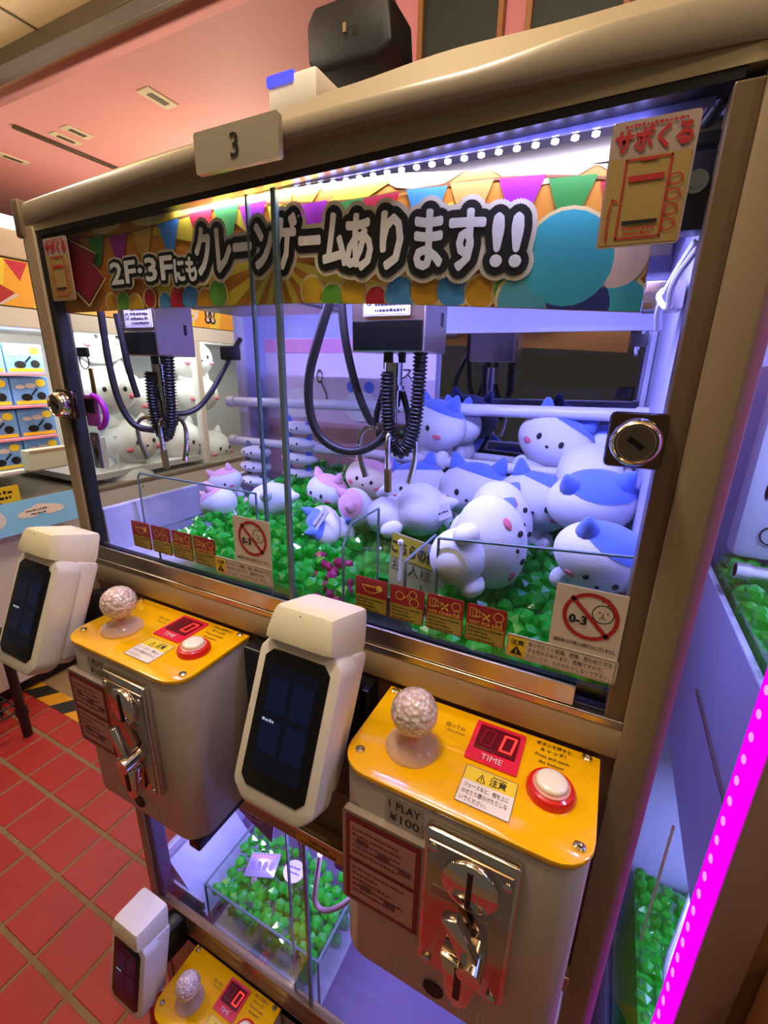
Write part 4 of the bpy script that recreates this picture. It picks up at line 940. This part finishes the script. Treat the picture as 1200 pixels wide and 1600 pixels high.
# ---- payment terminals
def terminal(label, p, tilt):
    q = root('payment_terminal', label, 'payment terminal', p, 'payment terminals beside the consoles', rot=(math.radians(tilt),0,0))
    def octo(w, h, c, y, top=None): return [(-w+c,y,-h),(w-c,y,-h),(w,y,-h+c),(w,y,h-c),(w-c,y,h),(-w+c,y,h),(-w,y,h-c),(-w,y,-h+c)]
    part('housing', MB().prism([(x,y,z-.004) for x,_,z in octo(.122,.205,.038,0) for y in (-.015,)],(0,.085,0),.016), WHITEP, q)
    part('back_shell', MB().prism([(-.095,.05,-.175),(-.07,.06,-.19),(.07,.06,-.19),(.105,.05,-.165),(.112,.05,.19),(-.10,.05,.19)],(0,.085,0),.018), WHITEP, q)
    b = part('bezel', MB().prism(octo(.0935,.164,.020,-.0185),(0,.012,0),.002), BLACKM, q)
    s = part('screen', MB().box(-.070,.070,-.0195,-.018,-.120,.130), SCREEN, q, False)
    M = frame((0,-.0196,0),(1,0,0),(0,0,1)); k = MB()
    for x0, x1, z0, z1 in ((-.064,-.006,.02,.10),(.006,.064,.02,.10),(-.064,-.006,-.075,.005),(.006,.064,-.075,.005)): rect(k,M,x0,x1,z0,z1,.0006)
    part('screen_tile', k, mat('screen_tile',(12,20,42),.08,emit=(20,44,104),estr=.10), s, False)
    k = MB(); dashes(k,M,-.064,-.004,.034,.007,.001); part('screen_dashes', k, emitmat('screen_dash',(200,210,230),.7), s, False)  # short row of pale emissive dashes across the screen
    # reader head with chamfered corners
    t = bmesh.new(); bmesh.ops.create_cube(t, size=1)
    for v in t.verts: v.co = Vector((v.co.x*.215, .045+v.co.y*.17, .240+v.co.z*.115))
    for v in t.verts:
        if v.co.y < .05: v.co.x *= .94; v.co.z = .185 if v.co.z < .24 else .275
        if v.co.z > .25: v.co.x *= .84
    bmesh.ops.bevel(t, geom=t.edges[:], offset=.022, segments=2, affect='EDGES', profile=.6); hm = MB(); hm._add(t)
    hd = part('reader_head', hm, HEADP, q); part('reader_neck', MB().box(-.098,.098,-.005,.12,.165,.20,.01), WHITEP, q)
    part('sensor_hole', MB().ell((.0,-.045,.262),(.002,.002,.002),1), INK, hd)
    part('mount_arm', MB().box(-.04,.06,.12,.30,-.12,.06,.012), BLACKP, q)
    return q
tR = terminal('white payment terminal with a dim screen between the two upper consoles',(-.580,.682,-.812),-23)
tL = copytree(tR); tL.location = W((-1.700,.690,-.815)); tL['label'] = 'white payment terminal at the outer end above the red tiles'
tD = copytree(tR); tD.location = W((-1.665,.715,-2.77)); tD.rotation_euler = (math.radians(-12),0,0); tD['label'] = 'white payment terminal of the lower tier just above the floor'
# red placard beside the lower console
q = root('red_placard','red placard with a yellow star beside the lower console','placard',(-1.62,.80,-3.3))
M = frame((-1.70,.76,-3.45),(1,.25,0),(0,0.1,1)); part('panel', slab(MB(),M,0,.24,0,.40,.012,.01), PAPER, q, False)
k = MB(); slab(k,M,.012,.228,.012,.388,.01,.002,.01); part('red_field', k, mat('placard_red',(206,18,18),.35), q, False)
k = MB(); k.poly([M @ Vector((.07+(.03 if i%2 == 0 else .013)*math.sin(PI*i/5), .34+(.03 if i%2 == 0 else .013)*math.cos(PI*i/5), .014)) for i in range(10)][::-1]); part('star', k, YPAPER, q, False)
# orange notice on the lower rail
q = root('orange_notice','small orange notice strip on the rail below the terminal','sticker',(-.70,.95,-1.64))
M = frame((-.80,.953,-1.662),(1,0,0),(0,0,1)); part('strip', slab(MB(),M,0,.20,.004,.055,.004,.002), mat('orange_strip',(206,150,60),.4), q, False)
k = MB(); dashes(k,M,.06,.034,.08,.012,.003); dashes(k,M,.02,.014,.15,.010,.003); part('lettering', k, INK, q, False)

# ================================================================== LOWER TIER
q = root('gem_bin','clear bin of green gems in the lower tier','bin',(-1.18,1.25,-2.92))
bx0, bx1, by0, by1, bz0, bz1 = -1.53,-.82,1.075,1.50,-2.92,-2.58
part('wall', MB().box(bx0,bx1,by0,by0+.012,bz0,bz1), ACRYL, q, False); part('wall', MB().box(bx0,bx1,by1-.012,by1,bz0,bz1+.1), ACRYL, q, False)
part('wall', MB().box(bx0,bx0+.012,by0,by1,bz0,bz1), ACRYL, q, False); part('wall', MB().box(bx1-.012,bx1,by0,by1,bz0,bz1), ACRYL, q, False)
k = MB()
for a, b in (((bx0,by0,bz1),(bx1,by0,bz1)),((bx0,by1,bz1+.1),(bx1,by1,bz1+.1)),((bx0,by0,bz1),(bx0,by1,bz1)),((bx1,by0,bz1),(bx1,by1,bz1)),((bx0,by0,bz0),(bx0,by0,bz1)),((bx1,by0,bz0),(bx1,by0,bz1))): k.cyl(a,b,.006,6)
part('rim', k, EDGE, q); part('base', MB().box(bx0,bx1,by0,by1,bz0-.008,bz0), LAV, q, False)
lp = []
st = .056
for j in range(8):
    for i in range(13):
        x = bx0+.04+i*st+(j%2)*.02+rg.uniform(-.01,.01); y = by0+.035+j*st*.96+rg.uniform(-.01,.01)
        if x < bx1-.03 and y < by1-.03: lp.append((x,y,-2.665+.07*(y-by0)/.4+rg.uniform(-.02,.03),rg.uniform(.027,.036)))
lp.sort(key=camd)
for i, p in enumerate(lp[:75]): put_gem(p, GM[i%6], 'green plastic gem in the clear bin of the lower tier', 'green gems in the lower bin')
mbr = MB()
for p in lp[75:]: mbr.ell((p[0],p[1],p[2]),(p[3],)*3,1)
for i in range(120): mbr.ell((rg.uniform(bx0+.05,bx1-.05),rg.uniform(by0+.04,by1-.05),rg.uniform(bz0+.04,-2.73)),(.034,)*3,1)
o = single('gem_fill','green gems filling the depth of the lower clear bin','gems',mbr,GEM,None,False); o['kind'] = 'stuff'
c = at(411,1352,z=-2.58); M = frame(c,(1,.35,.12),(-.25,1,.35))
q = root('prize_packet','silver purple prize packet lying on the green gems','packet',c)
part('pouch', slab(MB(),M,-.085,.085,-.055,.055,.008,.008,0,.002), mat('packet_silver',(190,180,226),.25,.6), q)
k = MB()
for i in range(4): disc(k,M,-.055+.036*i,-.005,.014,.0105,12,1.5)
part('picture', k, mat('packet_violet',(96,66,190),.3), q, False)
k = MB(); dashes(k,M,-.07,.032,.13,.012,.0105); part('lettering', k, mat('packet_rose',(216,120,170),.3), q, False)
c = at(460,1362,z=-2.56); M = frame(c,(1,.1,.1),(-.1,1,.4)); q = root('round_tag','round lilac tag standing in the green gems','tag',c)
part('disc', MB().prism([M @ Vector((.06*math.cos(t),.05*math.sin(t),0)) for t in [2*PI*i/28 for i in range(28)]],(0,-.004,.008)), mat('tag_lilac',(214,196,226),.4), q)
k = MB(); dashes(k,M,-.03,.01,.06,.010,.012); dashes(k,M,-.035,-.012,.07,.010,.012); part('lettering', k, mat('tag_violet',(110,80,140),.5), q, False)
single('claw_pole','thin grey claw pole hanging over the lower gems','pole',MB().cyl(at(470,1340,y=1.25),at(462,1290,y=1.25)+Vector((0,0,.2)),.006,8),GREYT)
single('bent_tube','pinkish bent tube hanging in the lower tier beside the console','tube',MB().tube([at(500,1335,y=1.06),at(494,1380,y=1.06),at(490,1410,y=1.06),at(505,1425,y=1.06),at(530,1418,y=1.06),at(556,1398,y=1.06)],.011,10,2),mat('tube_rose',(176,140,150),.4))
# inner panels at the left of the lower tier
q = root('chute_box','pale lavender chute box in the corner of the lower tier','chute',(-1.68,1.3,-2.92))
part('ramp', MB().prism([(-1.81,1.08,-2.90),(-1.56,1.08,-2.90),(-1.56,1.08,-2.86),(-1.81,1.08,-2.60)],(0,.42,0)), WHITEIN, q, False)
part('lip', MB().box(-1.82,-1.56,1.07,1.082,-2.80,-2.74,.003,1), LAV, q, False)
# lower banner: purple sheet hanging behind the glass
q = root('lower_banner','purple and white banner hanging inside the lower glass','banner',(-.85,1.05,-1.90))
part('sheet', MB().prism([(-1.20,1.05,-1.67),(-.45,1.05,-1.67),(-.45,1.05,-1.86),(-.70,1.05,-1.86),(-.72,1.05,-1.70),(-.98,1.05,-1.70),(-1.02,1.05,-1.93),(-1.20,1.05,-1.84)],(0,.004,0)), mat('banner_violet',(120,84,170),.5), q, False)
M = frame((0,1.049,0),(1,0,0),(0,0,1)); k = MB()
for i in range(2): slab(k,M,-1.135+.035*i,-1.112+.035*i,-1.83,-1.74,.008,.002)
outline(k,M,-1.155,-1.06,-1.85,-1.72,.008,.002); ring(k,M,-.655,-1.78,.018,.030,.002,18); ring(k,M,-.60,-1.78,.018,.030,.002,18); part('lettering', k, PAPER, q, False)
# ================================================================== CABINET ON THE OTHER SIDE (magenta strip)
nb = root('crane_game_cabinet','neighbouring cabinet with a glowing magenta LED strip along its post','arcade machine',(1.0,1.4,-ZF))
NXL = .400; NY = 1.035
part('post', MB().box(NXL,.50,NY,NY+.13,-ZF+.03,.46,.008), mat('nb_post',(150,120,104),.4,.1), nb)
part('front_panel', MB().box(.50,1.75,NY+.03,NY+.06,-ZF+.03,-.86,.004), mat('nb_front',(150,110,70),.45), nb, False)
part('strip_channel', MB().box(NXL-.018,NXL+.002,NY+.004,NY+.085,-ZF+.1,.40,.003,1), emitmat('magenta_strip',(236,0,255),1.3), nb, False, 'magenta light strip')
MD = emitmat('magenta_dot',(255,120,255),1.9); dm = MB().ell((0,0,0),(.004,.011,.011),2).mesh('led',MD)
for i in range(66):
    o = bpy.data.objects.new('led', dm); COL.objects.link(o); o.parent = nb; o.location = (Vector((NXL-.020,NY+.045,.36-.062*i))-ORG[nb])*S
part('side_panel', MB().box(NXL+.01,NXL+.03,NY+.13,2.10,-1.44,-.70,.003,1), LAV, nb, False)
part('side_glass', MB().box(NXL+.014,NXL+.02,NY+.13,2.1,-.70,.43), GLASS, nb, False); part('side_glass', MB().box(NXL+.014,NXL+.02,NY+.13,2.1,-2.95,-1.44), GLASS, nb, False)
part('trim', MB().box(NXL+.002,NXL+.010,NY+.13,1.66,-1.045,-1.035), STEEL, nb, False); part('trim', MB().box(NXL+.004,NXL+.012,1.505,1.511,-2.10,-1.50), STEEL, nb, False)
part('side_panel', MB().box(NXL+.01,NXL+.03,NY+.13,2.10,-ZF+.1,-2.95), LAV, nb, False)
part('back_panel', MB().box(NXL,1.75,2.10,2.13,-ZF+.1,.46), WHITEIN, nb, False); part('right_panel', MB().box(1.72,1.75,NY+.06,2.10,-ZF+.1,.46), WHITEIN, nb, False)
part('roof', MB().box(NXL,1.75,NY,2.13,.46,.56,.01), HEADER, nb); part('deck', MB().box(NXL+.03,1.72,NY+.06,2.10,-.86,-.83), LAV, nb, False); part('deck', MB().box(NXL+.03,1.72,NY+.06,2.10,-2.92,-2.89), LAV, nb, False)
part('front_glass', MB().box(.50,1.75,NY+.01,NY+.018,-.86,.43), GLASS, nb, False)
def nbed(label, zt, zb, ny):
    m = MB()
    for j in range(ny):
        for i in range(13): m.ell((NXL+.07+i*.052+rg.uniform(-.012,.012), NY+.12+j*.055+rg.uniform(-.012,.012), zt+rg.uniform(-.025,.025)),(.03,)*3,1)
    m.box(NXL+.04,NXL+.76,NY+.08,NY+.08+.055*ny,zb,zt-.015)
    o = single('gem_bed', label, 'gems', m, GEM, None, False); o['kind'] = 'stuff'
nbed('bed of green gems in the neighbouring cabinet',-.66,-.82,16); nbed('bed of green gems low in the neighbouring cabinet',-2.35,-2.88,16)
for z, y, lb in ((-.315,1.62,'white rod high above the neighbouring gem bed'),(-.60,1.72,'white rod resting on the neighbouring gem bed')):
    qq = root('prize_rod', lb, 'rod', (1.0,y,z-.022), 'rods in the neighbouring cabinet'); part('rod', MB().cyl((NXL+.032,y,z),(1.70,y,z),.022,20), RODM, qq); part('rod_cap', MB().cyl((NXL+.032,y,z),(NXL+.07,y,z),.027,20), RODM, qq)
q = root('plush_bag','pale printed plush bag standing in the neighbouring cabinet','bag',(.80,1.92,-.64))
part('bag', MB().box(NXL+.05,1.10,1.90,2.0,-.62,.10,.03), mat('bag_pale',(206,206,222),.5,bump=.3,bscale=40), q)
M = frame((NXL+.05,1.897,-.62),(1,0,0),(0,0,1)); k = MB(); ring(k,M,.10,.10,.030,.036,.003,16); ring(k,M,.25,.22,.08,.085,.003,20,0,4.2); stroke(k,M,[(.05,.38),(.14,.42),(.24,.39),(.32,.44)],.006,.003); ring(k,M,.12,.5,.05,.055,.003,18); stroke(k,M,[(.3,.05),(.3,.14),(.38,.16)],.006,.003); part('line_print', k, DARKFR, q, False)
q = root('limit_sign','yellow limit sign low in the neighbouring cabinet','sign',(.60,1.30,-.83))
M = frame((NXL+.06,1.30,-.82),(1,0,0),(0,.1,1)); part('card', slab(MB(),M,0,.30,0,.16,.004,.006), YPAPER, q, False); k = MB(); letters(k,'こ',M,.045,x=.03,y=.10,lift=.008,bold=.03); letters(k,'お1',M,.045,x=.02,y=.03,lift=.008,bold=.02); part('lettering', k, INK, q, False)
single('bent_tube','pale bent tube hanging over the neighbouring lower gems','tube',MB().tube([(.55,1.60,-1.60),(.53,1.56,-1.95),(.50,1.50,-2.20),(.54,1.47,-2.28),(.60,1.47,-2.22)],.011,8,2),RODM)
q = root('control_console','neighbouring brown console with a rounded dark window','control panel',(.95,.93,-2.1))
part('body', MB().box(.53,1.20,.84,NY+.03,-2.05,-1.33,.03), mat('nb_console',(140,92,50),.45), q)
part('window', MB().prism([(x,.838,z) for x,z in rrect2(.57,1.16,-1.66,-1.40,.04)],(0,-.012,0),.004), mat('nb_window',(26,8,10),.12), q)
M = frame((.58,.825,-1.62),(1,0,0),(0,0,1)); k = MB(); outline(k,M,.02,.055,.10,.14,.005,.002); rect(k,M,.026,.049,.117,.122,.002); part('lettering', k, mat('nb_mark',(120,60,70),.4), q, False)

# ================================================================== THE FAR ROW (faces the aisle)
row = root('prize_machine_row','white lit prize machine row with shelves across the aisle','arcade machine',(-6.6,4.0,-ZF))
RW = mat('row_white',(226,226,220),.4); FX = -5.95
part('base_cabinet', MB().box(-7.6,FX,1.0,8.5,-3.74,-1.62,.02), RW, row, False)
part('plinth', MB().box(-7.5,FX-.12,1.1,6.9,-ZF,-3.74), BLACKP, row, False)
part('ledge', MB().box(-7.6,FX+.02,1.0,8.5,-1.62,-1.57,.01), mat('row_steel',(170,160,140),.35,.5), row, False)
part('back_panel', MB().box(-7.65,-7.55,1.0,8.5,-3.7,1.6), RW, row, False)
part('header', MB().box(-7.6,FX,1.0,8.5,1.05,1.34,.02), mat('row_header',(206,190,166),.4), row, False)
part('header_trim', MB().box(-7.6,FX+.01,1.0,8.5,.36,.56,.01), RW, row, False)
part('light_tube', MB().cyl((FX-.02,1.0,1.40),(FX-.02,7.0,1.40),.055,16), emitmat('tube_white',(255,250,240),6.0), row)
for y in (1.05,3.30,5.35,6.95): part('upright', MB().box(-6.08,FX,y-.05,y+.05,-1.57,.45,.01), RW, row, False)
for z in (-.12,-.49,-.86): part('shelf', MB().box(-7.5,-6.22,1.1,3.25,z-.03,z,.004,1), mat('shelf_pink',(236,140,160),.5), row, False)
part('prize_tray', MB().box(-7.5,-6.05,3.35,5.3,-1.50,-1.42), RW, row, False)
part('front_glass', MB().box(FX-.035,FX-.028,3.35,6.9,-1.55,.42), GLASS, row, False)
for y in (3.72,3.98): part('slotted_post', MB().box(-6.2,-6.13,y-.06,y+.06,-1.55,-.95,.006,1), RW, row, False)
# banner on the row
rbn = root('row_banner','orange banner with a red arrow on the far machine row','banner',(FX+.01,4.0,.58))
M = frame((FX+.012,1.0,.57),(0,1,0),(0,0,1))
sh = part('sheet', slab(MB(),M,.02,5.98,0,.46,.01,.008), mat('row_orange',(240,176,40),.45), rbn, False)
k = MB()
for i in range(12): k.poly([M @ Vector(p) for p in ((.1+.5*i,0,.0095),(.3+.5*i,0,.0095),(.42+.5*i,.46,.0095),(.35+.5*i,.46,.0095))])
part('sunburst', k, PRT('yellow',(240,214,60)), sh, False)
for i, (n, c) in enumerate((flags*3)[:14]): k = MB(); k.poly([M @ Vector(p) for p in ((.3+.4*i,.45,.0105),(.52+.4*i,.45,.0105),(.42+.4*i,.26,.0105))]); part('bunting_flag', k, PRT(n,c), sh, False)
k = MB(); arw = [(1.35,.36),(1.80,.30),(1.76,.22),(1.95,.12),(1.78,-.0),(1.66,.06),(1.55,.02)]
k.poly([M @ Vector(((x-1.65)*1.12+1.65,max(0,(y-.18)*1.12+.18),.012)) for x,y in arw]); part('arrow_outline', k, PAPER, sh, False)
k = MB(); k.poly([M @ Vector((x,y+.012,.013)) for x,y in arw]); part('arrow', k, REDPRINT, sh, False)
for bold, lf, m_ in ((.1,.012,INK),(.02,.015,PAPER)):
    k = MB(); letters(k,'ます!!',M,.26,w=.85,x=3.85,y=.10,bold=bold,lift=lf); part('lettering', k, m_, sh, False)
# prize boxes on the shelves
bp_ = root('prize_box','blue prize box with a yellow badge on the far shelves','box',(-6.4,1.4,-.12),'prize boxes on the far shelves')
bw = .40; BXM = mat('box_blue',(110,160,226),.45,var=.35,vscale=9)
o0 = Vector((-6.4,1.4,-.12))
part('carton', MB().box(-6.75,-6.28,1.4-bw/2,1.4+bw/2,-.12,.20,.006,1), BXM, bp_, False)
M = frame((-6.278,1.2,-.12),(0,1,0),(0,0,1))
k = MB(); disc(k,M,.31,.25,.055,.003,16,.8); rect(k,M,.02,.38,.01,.05,.002); part('badge', k, YPAPER, bp_, False)
k = MB(); disc(k,M,.14,.09,.06,.003,14,.7); disc(k,M,.30,.10,.05,.003,14,.9); stroke(k,M,[(.2,.12),(.26,.18)],.02,.003); part('dark_figure', k, INK, bp_, False)
k = MB(); disc(k,M,.20,.22,.06,.003,14,.5); disc(k,M,.09,.21,.05,.003,14,.5); part('pale_figure', k, PAPER, bp_, False)
names = ('top shelf','second shelf','third shelf','lowest shelf')
for j, z in enumerate((-.12,-.49,-.86,-1.22)):
    for i in range(5):
        b = bp_ if (i == 0 and j == 0) else copytree(bp_)
        b.location = W((-6.4+.0*i,1.42+.415*i,z)); b['label'] = 'blue prize box, %s from the white upright on the %s of the far row' % (('fifth','fourth','third','second','first')[i], names[j])
part('tray_step', MB().box(-7.5,-6.15,1.1,3.25,-1.26,-1.22,.004,1), RW, row, False)
q = root('pale_carton','pale green carton lying in the open tray of the far row','carton',(-6.15,2.98,-1.22)); part('body', MB().box(-6.12,-5.98,2.75,3.22,-1.22,-.98,.008,1), mat('carton_pale',(196,206,184),.5), q, False); part('flap', MB().box(-5.985,-5.975,2.78,3.19,-1.02,-.985), mat('carton_tan',(170,150,120),.5), q, False)
# slanted blue placard and the yellow notice
q = root('blue_placard','blue slanted placard with a white cloud on the far ledge','placard',(-5.85,2.4,-1.85))
M = frame((-5.78,1.75,-1.85),(0,1,0),(-.35,0,1)); part('panel', slab(MB(),M,0,1.36,0,.36,.01,.01), mat('placard_blue',(120,186,236),.45), q, False)
k = MB()
for dx, dy, r_ in ((.0,.0,.09),(.10,.03,.09),(.2,.0,.10),(.28,-.01,.07),(-.08,-.01,.06)): disc(k,M,.85+dx,.2+dy,r_,.012+.0003*dx,16,.6)
part('cloud', k, PAPER, q, False)
k = MB(); dashes(k,M,.80,.21,.22,.02,.0135); dashes(k,M,.84,.17,.16,.018,.0135); part('lettering', k, INK, q, False)
k = MB(); disc(k,M,.50,.2,.10,.012,16); part('picture_disc', k, mat('placard_grey',(196,200,206),.5), q, False)
q = root('yellow_notice','yellow notice sign with black print on the far ledge','sign',(-5.93,2.3,-1.56))
M = frame((-5.935,1.95,-1.57),(0,1,0),(0,0,1)); part('card', slab(MB(),M,0,.62,0,.24,.01,.008), YPAPER, q, False)
k = MB(); dashes(k,M,.05,.16,.5,.04,.010); dashes(k,M,.05,.10,.48,.035,.010); dashes(k,M,.2,.04,.25,.035,.010); part('lettering', k, INK, q, False)
# big white plush cushions in the far machine
PL = mat('far_plush',(240,240,234),.95,sheen=.3)
spots = [(150,530,-6.5,'topmost, by the upright'),(235,520,-6.7,'behind the left claw case'),(295,560,-6.6,'beside the far banner end'),(165,610,-6.4,'under the topmost one'),(235,625,-6.5,'in the middle of the pile'),(305,615,-6.6,'at the far side of the pile'),(205,690,-6.3,'in front with a blue patch beside it'),(285,690,-6.4,'leaning against its neighbour'),(330,700,-6.7,'at the end of the pile'),(200,752,-6.3,'low at the tray edge'),(265,765,-6.4,'low in the middle of the tray'),(318,752,-6.5,'lowest, at the far end')]
for i, (u, v, x, lb) in enumerate(spots):
    c = at(u,v,x=x); q = root('plush_cushion','big white plush cushion '+lb,'plush cushion',c,'white plush cushions in the far row',rot=D(0,0,90+random.uniform(-15,15)))
    r = Vector((.40,.34,.33))
    part('body', MB().ell((0,0,0),r,3,Matrix()), PL, q, 'all')
    for sx in (-1,1):
        part('eye', MB().ell(on_head(sx*.13,.03,r),(.028,.015,.035),2), EYE, q, 'all'); part('cheek', MB().ell(on_head(sx*.23,-.07,r),(.055,.03,.035),2), CHEEK, q, 'all')
        part('ear', ear((sx*.2,0,.24),(sx*.25,0,.40),.10), PL, q, 'all')
    part('nose', MB().ell(on_head(0,-.03,r),(.02,.015,.014),2), EYE, q, 'all')
# wire rack on the tiles
q = root('wire_rack','dark wire rack standing on the red tiles before the far row','rack',(-5.6,1.6,-ZF))
WR = mat('rack_dark',(52,40,40),.4,.5)
for x, y in ((-5.24,1.83),(-5.24,.3),(-5.85,1.83),(-5.85,.3)): part('leg', MB().cyl((x,y,-ZF),(x,y,-2.6),.045,12).cyl((x,y,-ZF+.28),(x,y,-ZF+.36),.06,12), WR, q)
for i in range(5): part('wire', MB().cyl((-5.24-.1525*i,.3,-ZF+.34),(-5.24-.1525*i,1.83,-ZF+.34),.012,6), WR, q)
for i in range(11): part('wire', MB().cyl((-5.24,.3+.153*i,-ZF+.33),(-5.85,.3+.153*i,-ZF+.33),.010,6), WR, q)
